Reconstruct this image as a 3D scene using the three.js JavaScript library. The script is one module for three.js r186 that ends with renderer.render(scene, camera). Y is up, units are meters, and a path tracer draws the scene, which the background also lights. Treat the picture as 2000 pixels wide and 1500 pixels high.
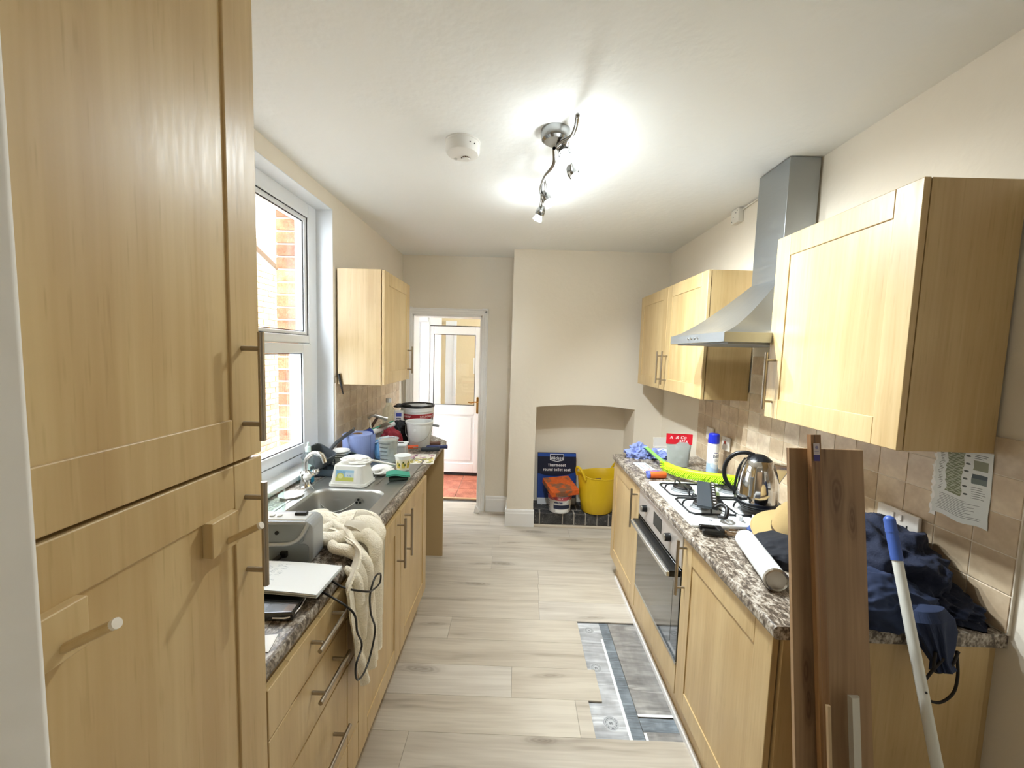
import * as THREE from 'three';
import { RoundedBoxGeometry } from 'three/addons/geometries/RoundedBoxGeometry.js';
import { mergeGeometries, mergeVertices, toCreasedNormals } from 'three/addons/utils/BufferGeometryUtils.js';
import { RectAreaLightUniformsLib } from 'three/addons/lights/RectAreaLightUniformsLib.js';

// ---------------------------------------------------------------- camera, sky, exposure
const scene = new THREE.Scene();
const camera = new THREE.PerspectiveCamera(2 * Math.atan(750 / 783.25) * 180 / Math.PI, 2000 / 1500, 0.05, 60);
camera.rotation.order = 'YXZ';
camera.position.set(0, 1.6295, 0);
camera.rotation.set(-0.0804, 0.0112, 0.0291);
const renderer = new THREE.WebGLRenderer({ antialias: true });
renderer.toneMapping = THREE.LinearToneMapping;
renderer.toneMappingExposure = 3.45;
renderer.shadowMap.enabled = true;
RectAreaLightUniformsLib.init();
scene.background = new THREE.Color(0.82, 0.91, 1.0);          // overcast daylight
scene.backgroundIntensity = 6.5;
const LAMP_POWER = 1.5, LAMP_COLOR = new THREE.Color(0.89, 0.97, 1.0);   // ceiling spots, cool white
const ROOM_LIGHT = 0.08;                                        // ceiling light of the room behind the camera

// ---------------------------------------------------------------- helpers
let seed = 7;
const rnd = () => { seed = (seed + 0x6d2b79f5) | 0; let t = Math.imul(seed ^ (seed >>> 15), 1 | seed); t = (t + Math.imul(t ^ (t >>> 7), 61 | t)) ^ t; return ((t ^ (t >>> 14)) >>> 0) / 4294967296; };
const rr = (a, b) => a + (b - a) * rnd();
const V = (x, y, z) => new THREE.Vector3(x, y, z);
const clamp = (x, a = 0, b = 1) => Math.min(b, Math.max(a, x));
const mixn = (a, b, t) => a + (b - a) * t;
const sst = (a, b, x) => { const t = clamp((x - a) / (b - a)); return t * t * (3 - 2 * t); };
const hash = (x, y, s) => { let n = Math.imul(x, 374761393) ^ Math.imul(y, 668265263) ^ Math.imul(s, 2246822519); n = Math.imul(n ^ (n >>> 13), 1274126177); n ^= n >>> 16; return (n >>> 0) / 4294967296; };
function vn(x, y, px, py, s) {                                 // value noise, periodic
  const ix = Math.floor(x), iy = Math.floor(y), fx = x - ix, fy = y - iy, u = fx * fx * (3 - 2 * fx), v = fy * fy * (3 - 2 * fy);
  const m = (a, b) => ((a % b) + b) % b, x0 = m(ix, px), x1 = m(ix + 1, px), y0 = m(iy, py), y1 = m(iy + 1, py);
  return mixn(mixn(hash(x0, y0, s), hash(x1, y0, s), u), mixn(hash(x0, y1, s), hash(x1, y1, s), u), v);
}
function fb(u, v, fx, fy, oct, s) { let a = 0, w = 0.5, t = 0; for (let i = 0; i < oct; i++) { a += w * vn(u * fx, v * fy, fx, fy, s + i); t += w; fx *= 2; fy *= 2; w *= 0.5; } return a / t; }
const n3 = (x, y, z, s) => { const a = vn(x + z * 0.31, y - z * 0.17, 4096, 4096, s), b = vn(y + 17.3, z + x * 0.23, 4096, 4096, s + 9), c = vn(z - 5.7, x + y * 0.29, 4096, 4096, s + 23); return (a + b + c) / 3; };
function tex(w, h, fn, srgb = true) {
  const d = new Uint8Array(w * h * 4);
  for (let j = 0, o = 0; j < h; j++) for (let i = 0; i < w; i++, o += 4) { const c = fn(i / w, j / h); d[o] = clamp(c[0], 0, 255); d[o + 1] = clamp(c[1], 0, 255); d[o + 2] = clamp(c[2], 0, 255); d[o + 3] = 255; }
  const t = new THREE.DataTexture(d, w, h); t.wrapS = t.wrapT = THREE.RepeatWrapping; t.magFilter = THREE.LinearFilter; t.minFilter = THREE.LinearFilter;
  if (srgb) t.colorSpace = THREE.SRGBColorSpace; t.needsUpdate = true; return t;
}
const gray = (w, h, fn) => tex(w, h, (u, v) => { const g = 255 * fn(u, v); return [g, g, g]; }, false);
function paint(w, h, draw) { const c = document.createElement('canvas'); c.width = w; c.height = h; const x = c.getContext('2d'); draw(x, w, h); const t = new THREE.CanvasTexture(c); t.colorSpace = THREE.SRGBColorSpace; t.magFilter = THREE.LinearFilter; return t; }
const rep = (t, sx, sy) => { const c = t.clone(); c.repeat.set(sx, sy); c.needsUpdate = true; return c; };
const mat = (color, roughness = 0.6, o = {}) => new THREE.MeshStandardMaterial({ color, roughness, ...o });
const phy = (color, roughness = 0.6, o = {}) => new THREE.MeshPhysicalMaterial({ color, roughness, ...o });
const mix3 = (a, b, t) => [mixn(a[0], b[0], t), mixn(a[1], b[1], t), mixn(a[2], b[2], t)];

// geometry
function fin(g) { if (g.index) g = g.toNonIndexed(); for (const k of Object.keys(g.attributes)) if (!['position', 'normal', 'uv'].includes(k)) g.deleteAttribute(k); if (!g.attributes.normal) g.computeVertexNormals(); if (!g.attributes.uv) g.setAttribute('uv', new THREE.BufferAttribute(new Float32Array(g.attributes.position.count * 2), 2)); g.morphAttributes = {}; g.clearGroups(); return g; }
function boxUV(g, du = 0, dv = 0) {                             // uv in metres by the way a face looks
  g = fin(g); const p = g.attributes.position, n = g.attributes.normal, uv = g.attributes.uv;
  for (let i = 0; i < p.count; i += 3) {
    let ax = 0, ay = 0, az = 0; for (let k = 0; k < 3; k++) { ax += n.getX(i + k); ay += n.getY(i + k); az += n.getZ(i + k); }
    ax = Math.abs(ax); ay = Math.abs(ay); az = Math.abs(az);
    for (let k = 0; k < 3; k++) { const x = p.getX(i + k), y = p.getY(i + k), z = p.getZ(i + k); if (ax >= ay && ax >= az) uv.setXY(i + k, z + du, y + dv); else if (ay >= az) uv.setXY(i + k, x + du, z + dv); else uv.setXY(i + k, x + du, y + dv); }
  }
  return g;
}
function turnUV(g) { const uv = g.attributes.uv; for (let i = 0; i < uv.count; i++) uv.setXY(i, uv.getY(i), uv.getX(i)); return g; }
function B(x0, x1, y0, y1, z0, z1, r = 0.002, seg = 1) {       // box between two corners, edges rounded by r
  const w = Math.abs(x1 - x0), h = Math.abs(y1 - y0), d = Math.abs(z1 - z0); r = Math.min(r, w / 2.01, h / 2.01, d / 2.01);
  const g = r > 0 ? new RoundedBoxGeometry(w, h, d, seg, r) : new THREE.BoxGeometry(w, h, d);
  return boxUV(g.translate((x0 + x1) / 2, (y0 + y1) / 2, (z0 + z1) / 2), rr(0, 3), rr(0, 3));
}
function CY(r0, r1, h, seg = 28, open = false) { return fin(new THREE.CylinderGeometry(r1, r0, h, seg, 1, open)); }   // bottom r0, top r1, centred
function rod(a, b, r, seg = 12, r1 = r) { const d = V(...b).sub(V(...a)), L = d.length(), g = CY(r, r1, L, seg); g.applyQuaternion(new THREE.Quaternion().setFromUnitVectors(V(0, 1, 0), d.normalize())); return g.translate((a[0] + b[0]) / 2, (a[1] + b[1]) / 2, (a[2] + b[2]) / 2); }
function tube(pts, r, n = 40, rs = 8, closed = false) { return fin(new THREE.TubeGeometry(new THREE.CatmullRomCurve3(pts.map((p) => V(...p)), closed, 'centripetal'), n, r, rs, closed)); }
function lathe(prof, seg = 40, crease = 0.6) { const g = new THREE.LatheGeometry(prof.map((p) => new THREE.Vector2(p[0], p[1])), seg); return fin(toCreasedNormals(g, crease)); }
function ext(pts, depth, bevel = 0, holes = [], steps = 1) { const s = new THREE.Shape(pts.map((p) => new THREE.Vector2(p[0], p[1]))); for (const h of holes) s.holes.push(new THREE.Path(h.map((p) => new THREE.Vector2(p[0], p[1])))); return fin(new THREE.ExtrudeGeometry(s, { depth, bevelEnabled: bevel > 0, bevelSize: bevel, bevelThickness: bevel, bevelSegments: 2, steps, curveSegments: 16 })); }
function rrect(w, h, r, n = 5) { const o = []; for (let q = 0; q < 4; q++) { const cx = (q === 0 || q === 3 ? 1 : -1) * (w / 2 - r), cy = (q < 2 ? 1 : -1) * (h / 2 - r); for (let i = 0; i <= n; i++) { const a = (q + i / n) * Math.PI / 2; o.push([cx + r * Math.cos(a), cy + r * Math.sin(a)]); } } return o; }
function sheet(fn, nu, nv, th, crease = 0) {                     // a cloth: surface fn(u, v) -> [x, y, z], thickened downwards along its normals
  const P = [], g0 = new THREE.BufferGeometry(), pos = [], uv = [], idx = [];
  for (let j = 0; j <= nv; j++) for (let i = 0; i <= nu; i++) { const p = fn(i / nu, j / nv); pos.push(...p); uv.push(i / nu, j / nv); }
  const id = (i, j) => j * (nu + 1) + i;
  for (let j = 0; j < nv; j++) for (let i = 0; i < nu; i++) idx.push(id(i, j), id(i + 1, j), id(i, j + 1), id(i + 1, j), id(i + 1, j + 1), id(i, j + 1));
  g0.setAttribute('position', new THREE.Float32BufferAttribute(pos, 3)); g0.setIndex(idx); g0.computeVertexNormals();
  const N = g0.attributes.normal, n = pos.length / 3, pos2 = pos.slice(), uv2 = uv.concat(uv);
  for (let i = 0; i < n; i++) pos2.push(pos[3 * i] - th * N.getX(i), pos[3 * i + 1] - th * N.getY(i), pos[3 * i + 2] - th * N.getZ(i));
  const idx2 = idx.slice(); for (let k = 0; k < idx.length; k += 3) idx2.push(idx[k] + n, idx[k + 2] + n, idx[k + 1] + n);
  const rim = (a, b) => idx2.push(a, a + n, b, b, a + n, b + n);
  for (let i = 0; i < nu; i++) { rim(id(i + 1, 0), id(i, 0)); rim(id(i, nv), id(i + 1, nv)); }
  for (let j = 0; j < nv; j++) { rim(id(0, j), id(0, j + 1)); rim(id(nu, j + 1), id(nu, j)); }
  const g = new THREE.BufferGeometry(); g.setAttribute('position', new THREE.Float32BufferAttribute(pos2, 3)); g.setAttribute('uv', new THREE.Float32BufferAttribute(uv2, 2)); g.setIndex(idx2); g.computeVertexNormals(); return fin(g);
}
function lump(rx, ry, rz, s, amp = 0.35, freq = 3, det = 5, flat = 0.25) {   // a crumpled heap: ridged noise on a ball with a flat foot
  let g = new THREE.IcosahedronGeometry(1, det > 5 ? 28 : det * 4); g.deleteAttribute('uv'); g.deleteAttribute('normal'); g = mergeVertices(g, 1e-4); const p = g.attributes.position;
  for (let i = 0; i < p.count; i++) {
    const x = p.getX(i), y = p.getY(i), z = p.getZ(i); let a = 0, w = 1, f = freq;
    for (let o = 0; o < 3; o++) { a += w * (1 - Math.abs(2 * n3(x * f + 50, y * f + 50, z * f + 50, s + o * 7) - 1) * 2); w *= 0.45; f *= 2.1; }
    const k = 1 + amp * (a - 0.6); let Y = y * k; if (Y < -flat) Y = -flat; p.setXYZ(i, x * k * rx, (Y + flat) * ry, z * k * rz);
  }
  g.computeVertexNormals(); return boxUV(g);
}
function mir(g, sx, sy, sz) {                                     // mirrored copy with its faces turned right way out
  g = fin(g); g.scale(sx, sy, sz); if (sx * sy * sz > 0) return g; const N = g.attributes.normal; for (const k of ['position', 'normal', 'uv']) { const a = g.attributes[k], n = a.itemSize; for (let i = 0; i < a.count; i += 3) for (let c = 0; c < n; c++) { const t = a.array[(i + 1) * n + c]; a.array[(i + 1) * n + c] = a.array[(i + 2) * n + c]; a.array[(i + 2) * n + c] = t; } }
  return g;
}
const toLocal = (g, o) => { o.updateMatrixWorld(); return fin(g).applyMatrix4(o.matrixWorld.clone().invert()); };
function roll(pts, r, k = 0.7, s = 1, n = 60) {                  // a rolled fold of cloth: a soft, uneven tube flattened by k
  const g = tube(pts, r, n, 20), c = new THREE.CatmullRomCurve3(pts.map((p) => V(...p)), false, 'centripetal'), p = g.attributes.position, uv = g.attributes.uv;
  for (let i = 0; i < p.count; i++) { const u = uv.getX(i), q = c.getPointAt(clamp(u)), e = Math.pow(Math.max(0, Math.sin(Math.PI * clamp(u * 0.98 + 0.01))), 0.3), a = e * (0.82 + 0.5 * (n3(p.getX(i) * 18 + 40, p.getY(i) * 18 + 40, p.getZ(i) * 18 + 40, s) - 0.5) + 0.18); p.setXYZ(i, q.x + (p.getX(i) - q.x) * a, q.y + (p.getY(i) - q.y) * a * k, q.z + (p.getZ(i) - q.z) * a); }
  const m = mergeVertices(g, 1e-5); m.deleteAttribute('normal'); m.computeVertexNormals(); return boxUV(m);
}
const rot = (g, x = 0, y = 0, z = 0) => { if (x) g.rotateX(x); if (y) g.rotateY(y); if (z) g.rotateZ(z); return g; };
const mv = (g, x, y, z) => g.translate(x, y, z);

// scene graph
const OFF = new Map(), taken = new Map();
const numbered = (n) => { const k = taken.get(n) ?? 0; taken.set(n, k + 1); return k ? n + '_' + String(k).padStart(3, '0') : n; };
const used = new WeakMap();
function sib(parent, n) { const m = used.get(parent) ?? new Map(); used.set(parent, m); const k = m.get(n) ?? 0; m.set(n, k + 1); return k ? n + '_' + String(k).padStart(3, '0') : n; }
function obj(name, geos, m, parent = scene) {                    // merges the geometries into ONE named mesh under parent
  const list = (Array.isArray(geos) ? geos : [geos]).map(fin), g = list.length > 1 ? mergeGeometries(list) : list[0], off = OFF.get(parent);
  if (off) g.translate(-off.x, -off.y, -off.z);
  const o = new THREE.Mesh(g, m); o.name = parent === scene ? numbered(name) : sib(parent, name); o.castShadow = o.receiveShadow = true; parent.add(o);
  if (off) OFF.set(o, off);
  return o;
}
function piece(name, g, m, parent, x, y, z, s = 1) {             // a part that shares its geometry with others
  const o = new THREE.Mesh(g, m), off = OFF.get(parent) ?? V(0, 0, 0); o.name = sib(parent, name); o.position.set(x - off.x, y - off.y, z - off.z); o.castShadow = o.receiveShadow = true; parent.add(o); return o;
}
function tag(o, label, category, group) { o.userData.label = label; o.userData.category = category; if (group) o.userData.group = group; return o; }
function thing(name, label, category, [x, y, z] = [0, 0, 0], turn = 0, group) {   // parts in the thing's own axes
  const o = new THREE.Group(); o.name = numbered(name); o.position.set(x, y, z); o.rotation.y = turn; scene.add(o); return tag(o, label, category, group);
}
function built(name, label, category, [x, y, z], group) {        // parts given in room coordinates, kept relative to the thing's base
  const o = thing(name, label, category, [x, y, z], 0, group); OFF.set(o, V(x, y, z)); return o;
}
function struct(name, geos, m) { const o = geos ? obj(name, geos, m) : new THREE.Group(); if (!geos) { o.name = numbered(name); scene.add(o); } o.userData.kind = 'structure'; return o; }

// ---------------------------------------------------------------- materials
const wallBump = gray(256, 256, (u, v) => fb(u, v, 24, 24, 4, 3));
const plaster = (c, r = 0.85) => mat(c, r, { bumpMap: rep(wallBump, 1.6, 1.6), bumpScale: 0.0012 });
const M = {
  cream: plaster('#ece3d3'), ceiling: plaster('#f3f4f2'), white: mat('#eeece8', 0.4), gloss: mat('#f1efec', 0.3), upvc: mat('#eef1f4', 0.28), board: mat('#f0f0ee', 0.35),
  reveal: plaster('#e8ebee'), jamb: plaster('#eeebe5'), lobby: plaster('#e3d2ac'), dark: mat('#1a1918', 0.5), black: mat('#141414', 0.35), gasket: mat('#23262a', 0.6),
  steel: mat('#b9b7b0', 0.3, { metalness: 1 }), chrome: mat('#d8d8d8', 0.08, { metalness: 1 }), satin: mat('#9b9b99', 0.16, { metalness: 1 }), brass: mat('#c79a4e', 0.25, { metalness: 1 }), nickel: mat('#a89f92', 0.34, { metalness: 1 }), grey: mat('#8f9294', 0.5),
  glass: phy('#ffffff', 0.02, { transmission: 1, thickness: 0, ior: 1.5 }), clear: phy('#f4faf8', 0.06, { transmission: 1, thickness: 0, ior: 1.45 }),
  concrete: mat('#8d8881', 0.9), carcass: mat('#cdb183', 0.5), navy: mat('#10182e', 0.85), mortar: plaster('#a79f94', 0.95),
};
// brushed steel
const brush = gray(256, 256, (u, v) => 0.55 + 0.2 * fb(u, v, 6, 128, 2, 41));
M.brushed = mat('#a2a6a8', 0.34, { metalness: 0.9, roughnessMap: rep(brush, 2, 2) });
M.brushed.roughness = 0.52;
// maple foil of the cabinet fronts: upright grain, drifting streaks, tiny pores
const mapleT = tex(1024, 1024, (u, v) => {
  const w = 0.03 * (fb(u, v, 4, 2, 3, 11) - 0.5), g = fb(u + w, v, 22, 1, 3, 12), f = fb(u + w, v, 128, 4, 3, 13), bl = fb(u, v, 6, 4, 3, 15), pore = fb(u, v, 200, 16, 2, 14);
  let t = 0.36 * g + 0.22 * f + 0.46 * bl; t = sst(0.2, 0.9, t);
  let c = mix3([214, 188, 138], [188, 156, 104], t); const p = pore > 0.7 ? -16 * (pore - 0.7) / 0.3 : 0; return [c[0] + p, c[1] + p, c[2] + p];
});
const mapleR = gray(256, 256, (u, v) => 0.8 + 0.3 * (fb(u, v, 64, 8, 3, 17) - 0.5));
M.maple = phy('#ffffff', 0.46, { clearcoat: 0.45, clearcoatRoughness: 0.52, map: rep(mapleT, 1.05, 0.8), roughnessMap: rep(mapleR, 2, 2), bumpMap: rep(gray(256, 256, (u, v) => fb(u, v, 64, 24, 3, 18)), 3, 3), bumpScale: 0.00008 });
// brown laminate worktop, mottled like bark
const topT = tex(1024, 1024, (u, v) => {
  const q = 0.05 * (fb(u, v, 8, 8, 3, 21) - 0.5), a = fb(u + q, v - q, 34, 20, 4, 22), b = fb(u, v, 90, 60, 3, 23), l = fb(u - q, v, 12, 9, 4, 24);
  const t = clamp((a - 0.5) * 1.9 + (b - 0.5) * 1.5 + (l - 0.5) * 0.6 + 0.46);
  let c = t < 0.45 ? mix3([78, 68, 59], [134, 122, 108], t / 0.45) : mix3([134, 122, 108], [190, 182, 170], (t - 0.45) / 0.55); return c;
});
M.top = phy('#ffffff', 0.36, { map: rep(topT, 2.8, 2.8) });
// greyed oak planks of the floor: v runs along the board
const oakTex = (s, base, dark, pale, knots) => tex(1024, 512, (u, v) => {          // u along
  const w = 0.05 * (fb(u, v, 3, 3, 3, s) - 0.5); let g = fb(u, v + w, 3, 26, 4, s + 1), f = fb(u, v + w, 12, 110, 2, s + 2), bl = fb(u, v, 4, 3, 4, s + 3), k = 0;
  for (const [ku, kv, r] of knots) { const du = Math.min(Math.abs(u - ku), 1 - Math.abs(u - ku)) * 2.2, dv = Math.min(Math.abs(v - kv), 1 - Math.abs(v - kv)) * 2.6, d = Math.hypot(du * 0.6, dv) / r, e = d + 0.9 * (fb(u, v, 16, 16, 3, s + 6) - 0.5); if (e < 1.4) k = Math.max(k, (1 - sst(0.1, 1.4, e)) * (0.78 + 0.22 * Math.sin(e * 17))); }
  let t = (g - 0.5) * 1.5 + (f - 0.5) * 0.7 + (bl - 0.5) * 1.1 + 0.45; let c = mix3(pale, base, clamp(t)); c = mix3(c, dark, clamp(sst(0.64, 0.86, g) * sst(0.45, 0.7, bl) * 0.7 + k * 0.75)); return c;
});
const floorT = oakTex(51, [186, 176, 162], [140, 129, 116], [208, 200, 187], [[0.2, 0.3, 0.09], [0.66, 0.72, 0.1], [0.45, 0.12, 0.06], [0.87, 0.4, 0.07]]);
const floorM = ['#ffffff', '#fbf9f5', '#f6f4f0', '#fdfbf6', '#f8f5ef'].map((c) => mat(c, 0.5, { map: rep(floorT, 0.62, 1.25) }));
const plankT = oakTex(71, [150, 119, 88], [90, 62, 41], [176, 145, 110], [[0.585, 0.89, 0.07], [0.9, 0.04, 0.1], [0.86, 0.1, 0.06], [0.535, 0.9, 0.05]]);
M.plank = mat('#ffffff', 0.55, { map: rep(plankT, 0.7, 1.6) });
M.mould = mat('#b08250', 0.5, { map: rep(plankT, 0.7, 5) }); M.mould.color.set('#e6cfac');
// ceramic wall tiles, each of four bakes
const tileT = tex(512, 512, (u, v) => { const a = fb(u, v, 8, 8, 5, 81), b = fb(u, v, 40, 40, 3, 83), t = clamp(0.5 + (a - 0.5) * 1.9 + (b - 0.5) * 0.6); return mix3([193, 173, 148], [220, 204, 180], t); });
const tileM = ['#ffffff', '#f6efe6', '#fdf9f2', '#efe8de'].map((c) => phy(c, 0.34, { map: rep(tileT, 2, 2) }));
const quarryT = tex(512, 512, (u, v) => { const a = fb(u, v, 6, 6, 5, 91), b = fb(u, v, 60, 60, 2, 92), t = clamp(0.5 + (a - 0.5) * 1.6 + (b - 0.5) * 0.8); return mix3([148, 80, 60], [196, 124, 98], t); });
M.quarry = mat('#ffffff', 0.5, { map: rep(quarryT, 2, 2) });
// brickwork
const brickT = tex(512, 512, (u, v) => { const a = fb(u, v, 8, 8, 5, 95), b = fb(u, v, 60, 60, 3, 96), t = clamp(0.5 + (a - 0.5) * 1.7 + (b - 0.5) * 1.1); return mix3([158, 128, 102], [204, 178, 146], t); });
const brickB = gray(256, 256, (u, v) => fb(u, v, 32, 32, 4, 97));
const brickM = ['#fff6e2', '#f7e6c8', '#f6dfc4', '#ffeed4', '#eed2b2'].map((c) => mat(c, 0.9, { map: rep(brickT, 3, 3), bumpMap: rep(brickB, 4, 4), bumpScale: 0.003 }));
const redM = ['#dcb8aa', '#eedcc8', '#d2a899', '#e8d0ba'].map((c) => mat(c, 0.9, { map: rep(brickT, 3, 3), bumpMap: rep(brickB, 4, 4), bumpScale: 0.003 }));
const slateT = tex(512, 512, (u, v) => { const a = fb(u, v, 8, 8, 5, 101), b = fb(u, v, 90, 90, 2, 102), s = fb(u, v, 20, 12, 4, 103), t = clamp(0.5 + (a - 0.5) * 1.6 + (b - 0.5) * 1.0); let c = mix3([34, 34, 36], [82, 80, 78], t); return mix3(c, [140, 134, 126], sst(0.66, 0.8, s) * 0.6); });
M.slate = mat('#ffffff', 0.6, { map: rep(slateT, 3, 3), bumpMap: rep(brickB, 4, 4), bumpScale: 0.002 });
// terry towel, crumpled cotton
M.terry = phy('#fbf6ea', 0.95, { sheen: 0.4, sheenRoughness: 0.8, bumpMap: rep(gray(256, 256, (u, v) => fb(u, v, 70, 70, 2, 111)), 4, 6), bumpScale: 0.002, map: rep(tex(256, 256, (u, v) => { const t = fb(u, v, 60, 60, 3, 112); return mix3([238, 232, 218], [255, 254, 250], t); }), 3, 4) });
M.cotton = phy('#ecebe6', 0.95, { sheen: 0.3, sheenRoughness: 0.8 });

// ---------------------------------------------------------------- the room
const XL = -1.144, XR = 1.343, CEIL = 2.541, ZF = -3.984, ZB = -3.656, ZN = -0.243, TOP = 0.91;
// floor: slab, then laminate planks laid across the room
const floorS = struct('floor', [B(-1.5, 1.7, -0.25, -0.02, -6.3, 3.9, 0)], M.concrete);
{
  const P = 0.1868, z0 = -2.332, hole = [];                    // three courses are cut back along the right-hand units
  for (let k = -11; k < 32; k++) {
    const za = z0 + k * P, zb = za + P, cut = k === 0 || k === 1 ? 0.413 : k === 2 ? 0.449 : k === 3 ? 0.384 : null;
    if (za < -4.32) continue;
    const ends = { '-3': 0.201, '-2': 0.192, '-1': 0.186, '-4': -0.15, 4: -0.415, 3: -0.9, 2: 0.02, 1: -0.62, 0: -0.35 };
    let x = ends[k] !== undefined ? ends[k] - 1.22 : -1.144 - rr(0.1, 1.1); while (x > XL) x -= 1.22;
    for (; x < XR; x += 1.22) {
      let a = Math.max(x, XL + 0.002), b = Math.min(x + 1.22, XR - 0.002);
      if (cut !== null) { if (a > cut) continue; b = Math.min(b, cut); }
      if (b - a < 0.04) continue;
      const g = B(a + 0.0004, b - 0.0004, -0.0075, 0, Math.max(za, -4.3) + 0.0004, zb - 0.0004, 0.0009);
      obj('plank', g, floorM[Math.floor(rnd() * 5)], floorS);
    }
  }
}
// walls
const wallL = struct('wall_left', [
  B(-1.34, XL, 0, CEIL, -1.25, 3.7, 0), B(-1.34, XL, 0, 0.9, -2.49, -1.25, 0), B(-1.34, XL, 2.455, CEIL, -2.49, -1.25, 0), B(-1.34, XL, 0, CEIL, -4.3, -2.49, 0),
  B(-1.34, XL, 2.03, CEIL, -5.14, -4.3, 0), B(-1.34, XL, 0, CEIL, -6.2, -5.14, 0)], M.cream);
const wallR = struct('wall_right', [B(XR, 1.55, -0.02, CEIL, -4.3, 3.7, 0), B(XR, 1.55, -0.02, 0.85, -6.2, -4.3, 0), B(XR, 1.55, 2.25, CEIL, -6.2, -4.3, 0), B(XR, 1.55, 0.85, 2.25, -6.2, -5.95, 0), B(XR, 1.55, 0.85, 2.25, -5.1, -4.3, 0)], M.cream);
const wallF = struct('wall_far', [B(-0.35, XR, 0, CEIL, -4.184, ZF, 0), B(-1.05, -0.35, 1.977, CEIL, -4.184, ZF, 0), B(XL, -1.05, 0, CEIL, -4.184, ZF, 0)], M.cream);
{
  const arch = []; for (let i = 0; i <= 14; i++) { const t = i / 14; arch.push([0.19 + 0.9 * t, 1.131 + 0.03 * (1 - (2 * t - 1) ** 2)]); }
  struct('wall_breast', [boxUV(mv(ext([[-0.055, 0], [0.19, 0], ...arch, [1.09, 0], [XR, 0], [XR, CEIL], [-0.055, CEIL]], 0.328), 0, 0, ZF))], M.cream);
}
struct('ceiling', [B(-1.5, 1.7, CEIL, 2.75, -6.3, 3.9, 0)], M.ceiling);
// the near wall with the doorway that the view is taken from, and the room behind it
struct('wall_near', [B(XL, -0.30, 0, CEIL, ZN, -0.1, 0.006), B(1.28, XR, 0, CEIL, ZN, -0.1, 0.006), B(-0.30, 1.28, 2.3, CEIL, ZN, -0.1, 0.004)], M.jamb);
struct('wall_back', [B(-1.4, 1.6, 0, CEIL, 3.6, 3.75, 0)], M.cream);
struct('wall_lobby', [B(-1.3, XR, 0, CEIL, -6.2, -6.05, 0)], M.lobby);
// skirting boards
const skirt = (l, x, y) => ext([[0, 0], [0.018, 0], [0.018, 0.122], [0.014, 0.13], [0.012, 0.15], [0.007, 0.158], [0, 0.16]], l);   // profile in x, y along z
struct('baseboard_far', [mv(rot(skirt(0.225), 0, -Math.PI / 2, 0), -0.055, 0, ZF).translate(0, 0, 0)], M.gloss);
struct('baseboard_breast', [mv(rot(skirt(0.272), 0, -Math.PI / 2, 0), 0.199, 0, ZB), mv(rot(skirt(0.33), 0, Math.PI, 0), -0.055, 0, ZB + 0.012)], M.gloss);
// doorway in the far wall: lining and moulded architrave
const arcP = [[0, 0], [0.062, 0], [0.062, 0.02], [0.052, 0.026], [0.046, 0.02], [0.03, 0.02], [0.024, 0.015], [0.01, 0.013], [0, 0.008]];
const arcV = (h) => rot(ext(arcP, h), -Math.PI / 2, 0, 0);      // x outwards, z towards -z, y up
struct('trim_1', [
  mv(mir(rot(ext(arcP, 2.04), -Math.PI / 2, 0, 0), 1, 1, -1), -0.357, 0, ZF),
  mv(mir(rot(ext(arcP, 2.04), -Math.PI / 2, 0, 0), -1, 1, -1), -1.043, 0, ZF),
  mv(rot(mir(rot(ext(arcP, 0.81), -Math.PI / 2, 0, 0), 1, 1, -1), 0, 0, Math.PI / 2), -0.295, 1.972, ZF),
], M.gloss);
struct('trim_2', [B(-0.372, -0.35, 0, 1.977, -4.19, ZF + 0.004, 0.002), B(-1.05, -1.028, 0, 1.977, -4.19, ZF + 0.004, 0.002), B(-1.05, -0.35, 1.955, 1.977, -4.19, ZF + 0.004, 0.002), B(-0.384, -0.372, 0, 1.955, -4.12, -4.08, 0.002)], M.gloss);
// wall tiles, each one laid
const tileG = [0, 1, 2, 3].map((k) => boxUV(new RoundedBoxGeometry(0.007, 0.1018, 0.1018, 1, 0.0015), k * 0.13, k * 0.29));
const grout = mat('#e0d6c4', 0.9);
function tiles(wall, x, s, z0, z1, y0, rows, skip) {
  const P = 0.1045; for (let r = 0; r < rows; r++) for (let z = z0 - P / 2; z > z1 + P / 3; z -= P) { const y = y0 + r * P + P / 2; if (skip && skip(z, y)) continue; const k = Math.floor(rnd() * 4); piece('tile', tileG[k], tileM[Math.floor(rnd() * 4)], wall, x + s * 0.0045, y, z); }
}
obj('grout', [B(XR - 0.009, XR, TOP, 1.40, -2.9, -1.034, 0), B(XR - 0.009, XR, 1.40, 1.70, -2.3, -1.7, 0)], grout, wallR);
tiles(wallR, XR - 0.003, -1, -1.036, -2.915, 0.913, 5, (z, y) => y > 1.39);
tiles(wallR, XR - 0.003, -1, -1.036 - 0.1045 * 6, -2.34, 0.913 + 0.1045 * 5, 2, null);
obj('grout', [B(XL, XL + 0.009, TOP, 1.40, -3.98, -2.497, 0)], grout, wallL);
tiles(wallL, XL + 0.003, 1, -2.5, -3.9, 0.913, 5, null);
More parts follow.
